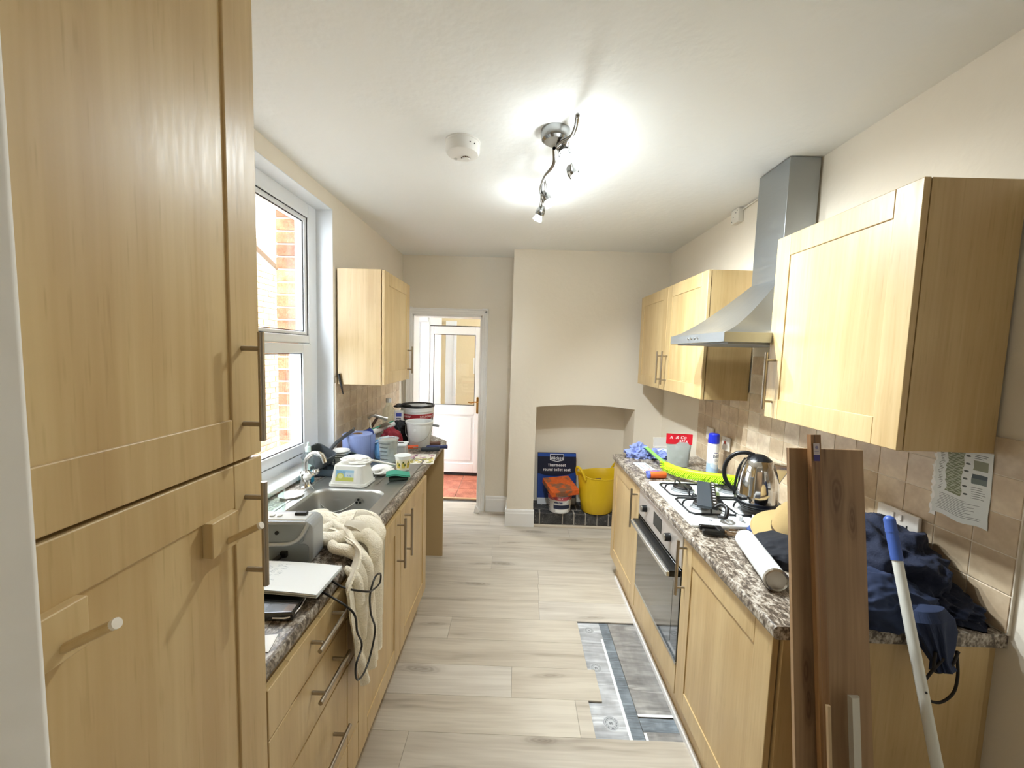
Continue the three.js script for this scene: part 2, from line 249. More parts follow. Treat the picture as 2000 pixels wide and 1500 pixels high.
// tiled upstand on the chimney breast behind the far end of the right worktop
// hearth of dark bricks in the alcove
const hearth = struct('hearth', [B(0.19, 1.09, 0.0, 0.128, -3.98, -3.664, 0)], M.mortar);
{
  const gs = [[0.215, 0], [0.104, 0], [0.104, 1]].map(([w, f]) => 0);
  const xs = [0.195, 0.255, 0.47, 0.578, 0.686, 0.794, 0.902, 1.01, 1.085];
  for (let i = 0; i < xs.length - 1; i++) { obj('brick', B(xs[i] + 0.004, xs[i + 1] - 0.005, 0.024, 0.131 + rr(-0.002, 0.002), -3.75, -3.658 + rr(-0.002, 0.002), 0.008, 2), M.slate, hearth); }
  for (const [r, off] of [[0, 0.02], [1, 0.13]]) for (let x = 0.195 - off; x < 1.08; x += 0.22) { const a = Math.max(0.195, x) + 0.005, b = Math.min(1.085, x + 0.22) - 0.005; if (b - a > 0.03) obj('brick', B(a, b, 0.05, 0.133 + rr(-0.002, 0.001), -3.862 - r * 0.113, -3.757 - r * 0.113, 0.007, 2), M.slate, hearth); }
  obj('edging', [B(0.19, 1.09, 0, 0.021, -3.66, -3.64, 0.004)], mat('#d6c8b4', 0.8), hearth);
}
// window in the left wall, white plastic frame with a fixed light above an opening one
{
  const w = struct('window_1', null), xf = -1.246, xo = -1.316, za = -2.49, zb = -1.25;
  const bar = (y0, y1, z0, z1, x1 = xf, x0 = xo) => B(x0, x1, y0, y1, z0, z1, 0.006, 2);
  obj('frame', [bar(0.94, 2.455, za, za + 0.092), bar(0.94, 2.455, zb - 0.092, zb), bar(2.375, 2.455, za + 0.0915, zb - 0.0915), bar(0.94, 1.0, za + 0.0915, zb - 0.0915), bar(1.643, 1.69, za + 0.0915, zb - 0.0915)], M.upvc, w);
  obj('sash', [bar(1.004, 1.64, -2.396, -2.302, xf + 0.012), bar(1.004, 1.64, -1.44, -1.345, xf + 0.012), bar(1.586, 1.64, -2.3025, -1.4395, xf + 0.012), bar(1.004, 1.06, -2.3025, -1.4395, xf + 0.012)], M.upvc, w);
  obj('bead', [bar(1.69, 2.375, -2.4, -2.372, xf - 0.012), bar(1.69, 2.375, -1.37, -1.34, xf - 0.012), bar(2.35, 2.375, -2.3715, -1.3705, xf - 0.012), bar(1.69, 1.712, -2.3715, -1.3705, xf - 0.012)], M.upvc, w);
  const gk = (y0, y1, z0, z1, x) => [B(x - 0.004, x, y0, y1, z0, z0 + 0.004, 0), B(x - 0.004, x, y0, y1, z1 - 0.004, z1, 0), B(x - 0.004, x, y1 - 0.004, y1, z0, z1, 0), B(x - 0.004, x, y0, y0 + 0.004, z0, z1, 0)];
  obj('gasket', [...gk(1.689, 2.376, -2.4005, -1.3395, xf - 0.008), ...gk(1.713, 2.349, -2.3715, -1.3715, xf - 0.02), ...gk(1.061, 1.585, -2.3015, -1.4405, xf + 0.004), ...gk(1.0, 1.6415, -2.399, -1.343, xf + 0.006)], M.gasket, w);
  obj('pane', [B(-1.29, -1.284, 1.7, 2.37, -2.39, -1.35, 0)], M.glass, w); obj('pane', [B(-1.29, -1.284, 1.05, 1.6, -2.31, -1.43, 0)], M.glass, w);
  obj('sill', [B(xo, XL + 0.012, 0.918, 0.944, za + 0.002, zb - 0.002, 0.006, 2)], M.board, w);
  obj('reveal', [B(xo, XL - 0.001, 0.944, 2.455, za - 0.004, za + 0.004, 0), B(xo, XL - 0.001, 0.944, 2.455, zb - 0.004, zb + 0.004, 0), B(xo, XL - 0.001, 2.451, 2.459, za, zb, 0)], M.reveal, w);
}
// outside: our own outer leaf with its brick reveal, and the neighbour's gable wall across the yard
{
  const o = struct('wall_outside', [B(-1.49, -1.36, 0, 0.94, -2.6, -1.16, 0), B(-1.49, -1.36, 0, 3.2, -1.16, 0.4, 0), B(-1.49, -1.36, 0, 3.2, -4.24, -2.6, 0), B(-1.486, -1.362, 0.94, 2.5, -2.6, -2.493, 0), B(-1.49, -1.36, 2.5, 3.2, -2.6, -1.16, 0), B(-1.49, -1.36, 2.1, 3.2, -5.2, -4.24, 0), B(-1.49, -1.36, 0, 3.2, -6.2, -5.2, 0)], M.mortar);
  for (let k = 0; k < 20; k++) { const y = 0.945 + k * 0.0765; obj('brick', B(-1.495, -1.319, y + 0.005, y + 0.0715, k % 2 ? -2.69 : -2.6, -2.487 + rr(-0.003, 0.003), 0.004), redM[Math.floor(rnd() * 4)], o); }
  for (let z = -2.49; z < -1.2; z += 0.0765) obj('brick', B(-1.497, -1.345, 2.478, 2.60, z + 0.005, z + 0.0715, 0.004), redM[Math.floor(rnd() * 4)], o);
  obj('sill', [B(-1.55, -1.32, 0.9, 0.945, -2.55, -1.2, 0.006)], plaster('#d8d4cc'), o);
  const n = struct('wall_neighbour', [boxUV(mv(rot(ext([[-1.5, -0.2], [6.9, -0.2], [6.9, 2.18], [5.2, 2.80], [3.6, 3.38], [3.6, 4.6], [-1.5, 4.6]], 0.2), 0, Math.PI / 2, 0), -3.52, 0, 0))], M.mortar);
  const bg = [0, 1, 2].map((k) => boxUV(new RoundedBoxGeometry(0.11, 0.066, 0.217, 1, 0.004), k * 0.3, k * 0.17)), hg = boxUV(new RoundedBoxGeometry(0.11, 0.066, 0.104, 1, 0.004)), rest = [];
  for (let k = 0; k < 46; k++) {
    const y = -0.12 + k * 0.0755; let z = -3.62 - (k % 2) * 0.113;
    for (; z > -6.8; z -= 0.227) {
      if (y + 0.04 > 2.80 - (-z - 5.2) * 0.367 - 0.05) continue;
      const m = brickM[Math.floor(rnd() * 5)], dx = rr(-0.003, 0.003);
      if (z < -4.95 && z > -6.0 && y < 2.85) piece('brick', bg[k % 3], m, n, -3.36 + dx, y, z); else rest.push(bg[k % 3].clone().translate(-3.36 + dx, y, z));
    }
  }
  obj('brickwork', rest, brickM[0], n).userData.kind = 'stuff';
  const cop = boxUV(mv(rot(ext([[3.6, 3.34], [5.2, 2.77], [7.0, 2.11], [7.0, 2.20], [5.2, 2.86], [3.6, 3.43]], 0.34), 0, Math.PI / 2, 0), -3.58, 0, 0)); obj('verge', cop, mat('#8d7a68', 0.8), n);
  struct('yard', [B(-9, -1.36, -0.3, -0.15, -14, 2, 0)], M.concrete);
}
// lobby beyond the doorway: quarry tiles, open half-glazed door
{
  const f = struct('floor_lobby', [B(XL - 0.2, XR, -0.02, -0.006, -6.1, -4.3, 0)], mat('#d8c8b8', 0.9));
  for (let i = 0; i < 6; i++) for (let j = 0; j < 6; j++) { const x = -1.26 + i * 0.31 - 0.008, z = -4.302 - j * 0.31; obj('tile', B(x + 0.003, x + 0.307, -0.008, 0.001, z - 0.307, z - 0.003, 0.002), M.quarry, f); }
  struct('threshold', [B(-1.03, -0.37, -0.004, 0.006, -4.32, -4.285, 0.002)], mat('#c9a277', 0.4));
  const d = struct('door_1', null), zf = -5.10, zk = -5.165, x0 = -1.165, x1 = -0.452;
  const fr = (a, b, c, e) => B(a, b, c, e, zk, zf, 0.006, 2);
  obj('leaf', [fr(x0, x0 + 0.1, 0.045, 1.925), fr(x1 - 0.082, x1, 0.045, 1.925), fr(x0 + 0.0995, x1 - 0.0815, 1.825, 1.925), fr(x0 + 0.0995, x1 - 0.0815, 0.80, 0.925), fr(x0 + 0.0995, x1 - 0.0815, 0.045, 0.165)], M.upvc, d);
  obj('panel', [B(x0 + 0.09, x1 - 0.07, 0.15, 0.81, zk + 0.015, zf - 0.018, 0.004), B(x0 + 0.135, x1 - 0.115, 0.20, 0.765, zk + 0.015, zf - 0.008, 0.008, 2)], M.upvc, d);
  obj('gasket', [B(x0 + 0.1, x0 + 0.106, 0.925, 1.825, zf - 0.02, zf - 0.004, 0), B(x1 - 0.088, x1 - 0.082, 0.925, 1.825, zf - 0.02, zf - 0.004, 0), B(x0 + 0.1, x1 - 0.082, 0.925, 0.931, zf - 0.02, zf - 0.004, 0), B(x0 + 0.1, x1 - 0.082, 1.819, 1.825, zf - 0.02, zf - 0.004, 0), B(x0, x1, 1.926, 1.936, zk, zf - 0.01, 0), B(x0, x1, 0.012, 0.043, zk, zf - 0.01, 0)], M.gasket, d);
  obj('pane', [B(x0 + 0.1, x1 - 0.08, 0.92, 1.83, -5.136, -5.13, 0)], M.glass, d);
  const hx = x1 - 0.04; const h = obj('handle', [boxUV(mv(ext(rrect(0.026, 0.21, 0.012), 0.008, 0.002), hx, 0.93, zf))], M.brass, d);
  obj('lever', [tube([[hx, 0.975, zf], [hx, 0.975, zf + 0.045], [hx - 0.03, 0.978, zf + 0.05], [hx - 0.075, 0.968, zf + 0.05], [hx - 0.115, 0.972, zf + 0.048]], 0.0075, 30, 10)], M.brass, h);
  for (const y of [0.97, 1.72, 0.25]) obj('hinge', [mv(CY(0.011, 0.011, 0.09, 14), x0 - 0.012, y, zf + 0.01), B(x0 - 0.04, x0 + 0.02, y - 0.04, y + 0.04, zf - 0.004, zf + 0.004, 0.002)], M.upvc, d);
  // frame of the outer doorway in the left wall, seen edge on
  struct('trim_3', [B(-1.34, XL + 0.012, 0, 2.03, -4.36, -4.30, 0.004), B(-1.34, XL + 0.03, 0, 2.03, -5.14, -5.07, 0.004), B(-1.34, XL + 0.012, 1.97, 2.03, -5.14, -4.30, 0.004), B(-1.27, -1.235, 0, 1.97, -5.075, -5.04, 0.004)], M.upvc);
  const w2 = struct('window_2', null); obj('frame', [B(1.40, 1.46, 0.85, 0.92, -5.95, -5.1, 0.004), B(1.40, 1.46, 2.18, 2.25, -5.95, -5.1, 0.004), B(1.40, 1.46, 0.92, 2.18, -5.95, -5.88, 0.004), B(1.40, 1.46, 0.92, 2.18, -5.17, -5.1, 0.004)], M.upvc, w2); obj('pane', [B(1.428, 1.432, 0.91, 2.19, -5.89, -5.16, 0)], M.glass, w2); 
  struct('trim_4', [B(-1.08, -0.96, 0, 2.06, -6.055, -6.03, 0.004), B(-0.96, -0.92, 0, 2.06, -6.06, -6.02, 0.004)], M.upvc);
  const nt = obj('notice', [B(-0.66, -0.50, 1.28, 1.52, -6.052, -6.046, 0.001)], mat('#f4f2ee', 0.7)); tag(nt, 'white paper notice on the lobby wall seen through the glazed door', 'notice');
}

// ---------------------------------------------------------------- fitted units
// a framed front in the plane x = xf that looks towards s: stiles and rails round a recessed panel, wood grain upright
function front(parent, name, xf, s, y0, y1, z0, z1, m = M.maple, st = 0.082, frame = true) {
  const xb = xf - s * 0.018, a = Math.min(xf, xb), b = Math.max(xf, xb), gs = [];
  if (frame) {
    const bx = (ya, yb, za, zb) => B(a, b, ya, yb, za, zb, 0.0025, 2);
    gs.push(bx(y0, y1, z0, z0 + st), bx(y0, y1, z1 - st, z1), bx(y1 - st, y1, z0 + st, z1 - st), bx(y0, y0 + st, z0 + st, z1 - st));
    const i = s * 0.0045; gs.push(B(Math.min(xb, xf - i), Math.max(xb, xf - i), y0 + st - 0.004, y1 - st + 0.004, z0 + st - 0.004, z1 - st + 0.004, 0));
  } else gs.push(B(a, b, y0, y1, z0, z1, 0.003, 2));
  return obj(name, gs, m, parent);
}
// bar handle standing off a front: upright (dir y) or level (dir z)
function bar(parent, x, s, y, z, len, dir = 'y', off = 0.037, posts = 0.032) {
  const bx = x + s * off, gs = [];
  if (dir === 'y') { gs.push(rod([bx, y - len / 2, z], [bx, y + len / 2, z], 0.006, 16)); for (const q of [-1, 1]) gs.push(rod([x, y + q * (len / 2 - posts), z], [bx, y + q * (len / 2 - posts), z], 0.005, 12)); }
  else { gs.push(rod([bx, y, z - len / 2], [bx, y, z + len / 2], 0.006, 16)); for (const q of [-1, 1]) gs.push(rod([x, y, z + q * (len / 2 - posts)], [bx, y, z + q * (len / 2 - posts)], 0.005, 12)); }
  return obj('handle', gs, M.nickel, parent);
}
const XD = -0.527, RD = 0.731;                                   // faces of the left and right fronts
{ // tall housing
  const t = built('tall_cabinet', 'tall pale wood housing at the left with two doors and wooden pegs', 'cabinet', [-0.84, 0, -0.53]);
  obj('carcass', [B(XL + 0.012, XD - 0.022, 0.0, 2.34, -0.815, -0.797, 0.001), B(XL + 0.012, XD - 0.022, 0, 2.34, -0.267, -0.249, 0.001), B(XL + 0.012, XD - 0.03, 0.1, 2.33, -0.797, -0.267, 0)], M.maple, t);
  const u = front(t, 'door', XD, 1, 1.406, 2.335, -0.815, -0.249), l = front(t, 'door', XD, 1, 0.15, 1.4, -0.815, -0.249);
  bar(u, XD, 1, 1.548, -0.763, 0.21); bar(l, XD, 1, 1.255, -0.763, 0.212);
  obj('plinth', [B(-0.61, -0.59, 0, 0.148, -0.815, -0.249, 0.002)], M.maple, t);
}
for (const [z, lb] of [[-0.69, 'wooden peg hook on the lower tall door beside the bar handle'], [-0.425, 'wooden peg hook on the lower tall door beside the near door jamb']]) {
  const h = built('peg_hook', lb, 'hook', [XD, 1.287, z], 'wooden peg hooks on the tall cabinet');
  obj('block', [B(XD - 0.005, XD + 0.014, 1.257, 1.32, z - 0.034, z + 0.032, 0.002, 2)], M.maple, h);
  const p = obj('peg', [rod([XD + 0.012, 1.272, z - 0.006], [XD + 0.068, 1.30, z - 0.012], 0.0062, 14)], M.maple, h);
  obj('tip', [rod([XD + 0.066, 1.299, z - 0.012], [XD + 0.0705, 1.3012, z - 0.0122], 0.0064, 14)], mat('#e9e2d6', 0.5), p);
}
{ // drawer unit
  const t = built('drawer_unit', 'pale wood base unit of four drawers beside the tall cabinet', 'cabinet', [-0.84, 0, -1.07]);
  obj('carcass', [B(XL + 0.012, XD - 0.022, 0.15, 0.872, -1.318, -0.819, 0)], M.carcass, t);
  for (const [y0, y1, hy] of [[0.749, 0.868, 0.838], [0.584, 0.745, 0.693], [0.304, 0.58, 0.447], [0.152, 0.3, 0.24]]) {
    const d = obj('drawer', [B(XD - 0.018, XD, y0, y1, -0.907, -0.819, 0.0025, 2), B(XD - 0.018, XD, y0, y1, -1.32, -1.232, 0.0025, 2), B(XD - 0.018, XD - 0.002, y0, y1, -1.233, -0.906, 0.0025, 2)], M.maple, t);
    bar(d, XD, 1, hy, -1.07, 0.186, 'z');
  }
}
{ // sink unit
  const t = built('sink_unit', 'pale wood base unit with two doors below the steel sink', 'cabinet', [-0.84, 0, -1.85]);
  obj('carcass', [B(XL + 0.012, XD - 0.022, 0.15, 0.7, -2.372, -1.324, 0), B(XL + 0.012, XD - 0.022, 0.7, 0.872, -2.372, -2.354, 0), B(XD - 0.04, XD - 0.022, 0.7, 0.872, -2.37, -1.324, 0)], M.maple, t);
  const a = front(t, 'door', XD, 1, 0.152, 0.868, -1.828, -1.324), b = front(t, 'door', XD, 1, 0.152, 0.868, -2.372, -1.832);
  bar(a, XD, 1, 0.735, -1.778, 0.235); bar(b, XD, 1, 0.735, -1.895, 0.235);
}
struct('plinth_left', [B(-0.61, -0.592, 0, 0.15, -2.47, -0.82, 0.002)], M.maple);
{ // end support beyond the gap for an appliance
  const e = obj('end_panel', [B(XL + 0.005, -0.548, 0, 0.872, -3.07, -3.05, 0.0015)], mat('#c3a97d', 0.5)); tag(e, 'plain wood panel carrying the far end of the left worktop', 'panel');
}
// worktops with rolled front edge
function topShape(x0, x1, s) { const y1 = TOP, y0 = 0.872, r = 0.012, a = []; for (let i = 0; i <= 5; i++) { const t = i / 5 * Math.PI / 2; a.push([x1 - s * r + s * r * Math.sin(t), y1 - r + r * Math.cos(t)]); } for (let i = 0; i <= 5; i++) { const t = i / 5 * Math.PI / 2; a.push([x1 - s * r + s * r * Math.cos(t), y0 + r - r * Math.sin(t)]); } return [[x0, y0], [x0, y1], ...a]; }
const BASIN = [-0.985, -0.632, -1.965, -1.50];                   // opening of the sink bowl: x0 x1 z0 z1
{
  const [bx0, bx1, bz0, bz1] = BASIN, gs = [];
  const rail = (x0, z0, z1) => boxUV(mv(ext(topShape(x0, -0.54, 1), z1 - z0), 0, 0, z0), 0.3, 0.6);
  gs.push(rail(-0.62, -3.12, -0.819), B(XL, -0.62, 0.872, TOP, bz1, -0.819, 0), B(XL, bx0, 0.872, TOP, bz0, bz1, 0), B(XL, -0.62, 0.872, TOP, -3.12, bz0, 0));
  gs.push(boxUV(mv(rot(ext([[XL, 3.12], [-0.54, 3.12], [-0.72, 3.35], [XL, 3.89]], 0.038), -Math.PI / 2, 0, 0), 0, 0.872, 0)));
  const w = obj('worktop', gs, M.top); tag(w, 'mottled brown laminate worktop along the window with a clipped far corner', 'worktop');
  const g2 = [boxUV(mv(ext(topShape(XR - 0.001, 0.716, -1), 1.84), 0, 0, -2.878))];
  const w2 = obj('worktop', g2, M.top); tag(w2, 'mottled brown laminate worktop on the right carrying the white hob', 'worktop');
}
{ // wall unit on the left
  const t = built('wall_cabinet', 'pale wood wall cabinet with one door between window and far doorway', 'cabinet', [-0.99, 1.39, -2.8]);
  obj('carcass', [B(XL + 0.012, -0.858, 1.392, 2.114, -3.1, -2.518, 0.001)], M.maple, t);
  const d = front(t, 'door', -0.835, 1, 1.395, 2.11, -3.1, -2.518); bar(d, -0.835, 1, 1.545, -3.045, 0.205);
}
{ // wall units on the right
  const t = built('wall_cabinet', 'large pale wood wall cabinet nearest on the right above the sockets', 'cabinet', [1.2, 1.384, -1.41]);
  obj('carcass', [B(1.083, XR - 0.0105, 1.386, 2.122, -1.712, -1.114, 0.001)], M.maple, t);
  const d = front(t, 'door', 1.061, -1, 1.386, 2.122, -1.712, -1.112); bar(d, 1.061, -1, 1.54, -1.668, 0.235);
  const f = built('wall_cabinet', 'pale wood wall cabinet with two doors beyond the cooker hood', 'cabinet', [1.2, 1.384, -2.9]);
  obj('carcass', [B(1.083, XR - 0.0105, 1.386, 2.122, -3.52, -2.312, 0.001)], M.maple, f);
  const a = front(f, 'door', 1.061, -1, 1.386, 2.122, -2.91, -2.31), b = front(f, 'door', 1.061, -1, 1.386, 2.122, -3.52, -2.914); bar(a, 1.061, -1, 1.545, -2.862, 0.235); bar(b, 1.061, -1, 1.545, -2.962, 0.235);
}
{ // base units on the right
  const t = built('base_cabinet', 'pale wood base cabinet with one door between oven and alcove', 'cabinet', [1.03, 0, -2.57]);
  obj('carcass', [B(RD + 0.022, XR, 0.15, 0.872, -2.876, -2.272, 0)], M.maple, t);
  const d = front(t, 'door', RD, -1, 0.152, 0.866, -2.876, -2.272); bar(d, RD, -1, 0.733, -2.305, 0.23);
  const n = built('base_cabinet', 'pale wood base cabinet with one door nearest on the right below the jacket', 'cabinet', [1.03, 0, -1.36]);
  obj('carcass', [B(RD + 0.022, XR, 0.15, 0.872, -1.652, -1.062, 0.001)], M.maple, n);
  const e = front(n, 'door', RD, -1, 0.152, 0.866, -1.652, -1.06); bar(e, RD, -1, 0.748, -1.622, 0.235);
  obj('end_panel', [B(RD + 0.022, XR - 0.03, 0.0, 0.872, -1.062, -1.05, 0.001)], M.maple, n);
  struct('plinth_right', [B(0.775, 0.79, 0.0, 0.15, -2.86, -1.06, 0.002)], M.maple);
  struct('trim_5', [B(0.757, 0.775, -0.012, 0.022, -2.82, -1.05, 0.005, 2)], M.gloss);
}
{ // built-in oven
  const o = built('oven', 'built-in steel and black glass oven below the hob', 'oven', [1.03, 0.15, -1.96]), z0 = -2.268, z1 = -1.656, X = RD - 0.002;
  obj('body', [B(RD + 0.02, 1.3, 0.29, 0.868, z0, z1, 0)], M.black, o);
  obj('control_panel', [B(X, RD + 0.02, 0.722, 0.866, z0 + 0.002, z1 - 0.002, 0.003, 2)], mat('#cdc6bf', 0.4, { metalness: 0.55 }), o);
  obj('display', [B(X - 0.0015, X + 0.004, 0.762, 0.832, -2.02, -1.905, 0.001)], phy('#1c2020', 0.12), o);
  for (const z of [-2.14, -1.80]) { const k = obj('knob', [mv(rot(CY(0.0195, 0.0175, 0.026, 28), 0, 0, Math.PI / 2), X - 0.013, 0.797, z)], M.black, o); obj('cap', [mv(rot(CY(0.017, 0.0165, 0.004, 28), 0, 0, Math.PI / 2), X - 0.027, 0.797, z)], M.steel, k); }
  const d = obj('door', [B(X, RD + 0.02, 0.298, 0.714, z0 + 0.002, z1 - 0.002, 0.003, 2)], phy('#0b0c0d', 0.06, { clearcoat: 1, clearcoatRoughness: 0.03 }), o);
  obj('window', [B(X - 0.001, X + 0.002, 0.345, 0.63, z0 + 0.075, z1 - 0.075, 0.0005)], phy('#3c3f40', 0.07, { clearcoat: 1, clearcoatRoughness: 0.03 }), d);
  obj('edge_strip', [B(X - 0.001, X + 0.01, 0.287, 0.299, z0 + 0.002, z1 - 0.002, 0.001)], M.steel, d);
  const h = obj('handle', [B(X - 0.052, X - 0.036, 0.672, 0.694, z0 + 0.03, z1 - 0.03, 0.003, 2)], mat('#d9d9d6', 0.22, { metalness: 0.9 }), d);
  obj('bracket', [B(X - 0.04, X + 0.002, 0.67, 0.696, z0 + 0.03, z0 + 0.075, 0.002), B(X - 0.04, X + 0.002, 0.67, 0.696, z1 - 0.075, z1 - 0.03, 0.002), B(X - 0.038, X + 0.002, 0.69, 0.7, z0 + 0.03, z1 - 0.03, 0.002)], M.black, h);
  obj('kickboard', [B(X + 0.002, RD + 0.018, 0.152, 0.284, z0 + 0.002, z1 - 0.002, 0.0025, 2)], M.maple, o);
}
{ // chimney hood
  const h = built('cooker_hood', 'brushed steel chimney cooker hood above the hob', 'cooker hood', [1.1, 1.695, -1.99]), z0 = -2.29, z1 = -1.695, xw = XR - 0.0105, x0 = 0.862, cz0 = -2.115, cz1 = -1.885, cx = 1.194, y0 = 1.738, y1 = 2.0;
  const box = (a) => a;
  // flared canopy, swept in steps from the lip to the chimney
  const N = 12, ring = []; for (let i = 0; i <= N; i++) { const t = i / N, k = 1 - Math.pow(1 - t, 1.0), y = mixn(y0, y1, t), c = Math.pow(t, 0.78); ring.push([mixn(x0 + 0.004, cx, c), mixn(z0 + 0.002, cz0, c), mixn(z1 - 0.002, cz1, c), y]); }
  const pos = [], q = (a, b, c, d) => pos.push(...a, ...b, ...c, ...a, ...c, ...d);
  for (let i = 0; i < N; i++) { const [x, za, zb, y] = ring[i], [X, Za, Zb, Y] = ring[i + 1]; q([x, y, za], [x, y, zb], [X, Y, Zb], [X, Y, Za]); q([x, y, zb], [xw, y, zb], [xw, Y, Zb], [X, Y, Zb]); q([xw, y, za], [x, y, za], [X, Y, Za], [xw, Y, Za]); q([xw, y, zb], [xw, y, za], [xw, Y, Za], [xw, Y, Zb]); }
  const g = new THREE.BufferGeometry(); g.setAttribute('position', new THREE.Float32BufferAttribute(pos, 3)); g.computeVertexNormals(); const cg = boxUV(fin(toCreasedNormals(mergeVertices(g), 0.5)));
  obj('canopy', [cg], M.brushed, h);
  obj('lip', [B(x0, xw, 1.697, 1.74, z0, z1, 0.002), B(x0 - 0.003, x0 + 0.004, 1.699, 1.738, z1 - 0.012, z1 + 0.001, 0.001)], M.brushed, h);
  obj('filter', [B(x0 + 0.03, xw - 0.03, 1.69, 1.7, z0 + 0.03, z1 - 0.03, 0.001)], M.grey, h);
  obj('chimney', [B(cx, xw, 1.99, 2.535, cz0, cz1, 0.002, 2)], M.brushed, h);
  for (let i = 0; i < 4; i++) obj('button', [mv(rot(CY(0.006, 0.006, 0.004, 12), 0, 0, Math.PI / 2), x0 - 0.001, 1.719, -2.05 + i * 0.035)], M.chrome, h);
}

// ---------------------------------------------------------------- lamps and ceiling fittings
{
  const L = built('spot_lamp', 'chrome ceiling lamp with four small spot heads on curved arms', 'lamp', [0.13, 2.53, -1.73]);
  obj('base', [mv(lathe([[0, -0.034], [0.045, -0.034], [0.056, -0.026], [0.06, -0.012], [0.06, 0.012], [0, 0.012]], 40), 0.13, CEIL - 0.012, -1.73)], M.satin, L);
  obj('arm', [tube([[0.14, 2.495, -1.76], [0.155, 2.478, -1.69], [0.182, 2.462, -1.62], [0.19, 2.462, -1.55], [0.187, 2.466, -1.49]], 0.0075, 40, 12), mv(fin(new THREE.SphereGeometry(0.0085, 14, 10)), 0.187, 2.466, -1.488)], M.satin, L);
  obj('arm', [tube([[0.13, 2.495, -1.78], [0.136, 2.47, -1.86], [0.105, 2.462, -1.98], [0.093, 2.46, -2.1], [0.105, 2.458, -2.24], [0.107, 2.45, -2.34]], 0.0075, 50, 12), tube([[0.14, 2.495, -1.77], [0.175, 2.475, -1.80], [0.21, 2.468, -1.85], [0.221, 2.452, -1.885]], 0.0065, 24, 10), tube([[0.175, 2.468, -1.645], [0.172, 2.455, -1.68]], 0.0065, 8, 10), tube([[0.103, 2.462, -2.0], [0.115, 2.455, -2.07], [0.122, 2.445, -2.15]], 0.006, 20, 10)], M.satin, L);
  const cup = [[0.0, 0.046], [0.010, 0.044], [0.018, 0.036], [0.0245, 0.02], [0.0265, 0.004], [0.0255, -0.008], [0.022, -0.008], [0.0215, 0.0]], bulb = [[0.0, -0.044], [0.016, -0.0435], [0.0255, -0.0405], [0.027, -0.038], [0.0245, -0.03], [0.017, -0.008], [0.014, 0.01], [0, 0.01]];
  const heads = [[[0.168, 2.437, -1.70], [0.06, -0.72, 0.46], 0.6, 1.08], [[0.232, 2.447, -1.905], [0.70, -0.98, 0.12], 1.85, 1.0], [[0.128, 2.43, -2.17], [0.55, -0.8, -0.12], 1.9, 1.05], [[0.104, 2.425, -2.375], [-0.30, -0.75, -0.35], 0.42, 1.0]];   // place, aim, strength, half angle of the beam
  for (const [p, d, k, beam] of heads) {
    const dir = V(...d).normalize(), qn = new THREE.Quaternion().setFromUnitVectors(V(0, -1, 0), dir), put = (g) => g.applyQuaternion(qn).translate(...p);
    const c = obj('spot_head', [put(lathe(cup, 28))], M.satin, L);
    const glow = new THREE.MeshStandardMaterial({ color: '#f4f4f0', roughness: 0.4, emissive: LAMP_COLOR, emissiveIntensity: 6 });
    const b = obj('bulb', [put(lathe(bulb, 24))], glow, c);
    const at = V(...p).addScaledVector(dir, 0.052), s = new THREE.SpotLight(LAMP_COLOR, LAMP_POWER * k, 0, beam, 1, 2);
    s.position.copy(at); s.target.position.copy(at).add(dir); s.castShadow = true; s.shadow.radius = 1.2; s.name = 'spot_light'; scene.add(s, s.target);
    // the frosted dome of the bulb also spreads light all round
    const q = new THREE.PointLight(LAMP_COLOR, LAMP_POWER * 0.026, 0, 2); q.position.copy(at); q.castShadow = true; q.shadow.radius = 1; q.name = 'dome_light'; scene.add(q);
  }
}
{ // ceiling light of the room behind the camera
  const c = thing('ceiling_light', 'round white ceiling light in the room behind the camera', 'lamp', [0.1, CEIL, 1.2]);
  obj('rim', [lathe([[0, 0], [0.16, 0], [0.165, -0.02], [0.15, -0.03], [0.145, -0.012], [0, -0.012]], 40)], M.white, c);
  obj('diffuser', [lathe([[0, -0.05], [0.08, -0.046], [0.145, -0.024], [0.145, -0.012], [0, -0.012]], 40)], new THREE.MeshStandardMaterial({ color: '#ffffff', emissive: new THREE.Color(1, 0.9, 0.76), emissiveIntensity: 1.2 }), c);
  const p = new THREE.PointLight(new THREE.Color(1, 0.9, 0.76), ROOM_LIGHT, 0, 2); p.position.set(0.1, CEIL - 0.12, 1.2); p.castShadow = true; p.shadow.radius = 5; scene.add(p);
}
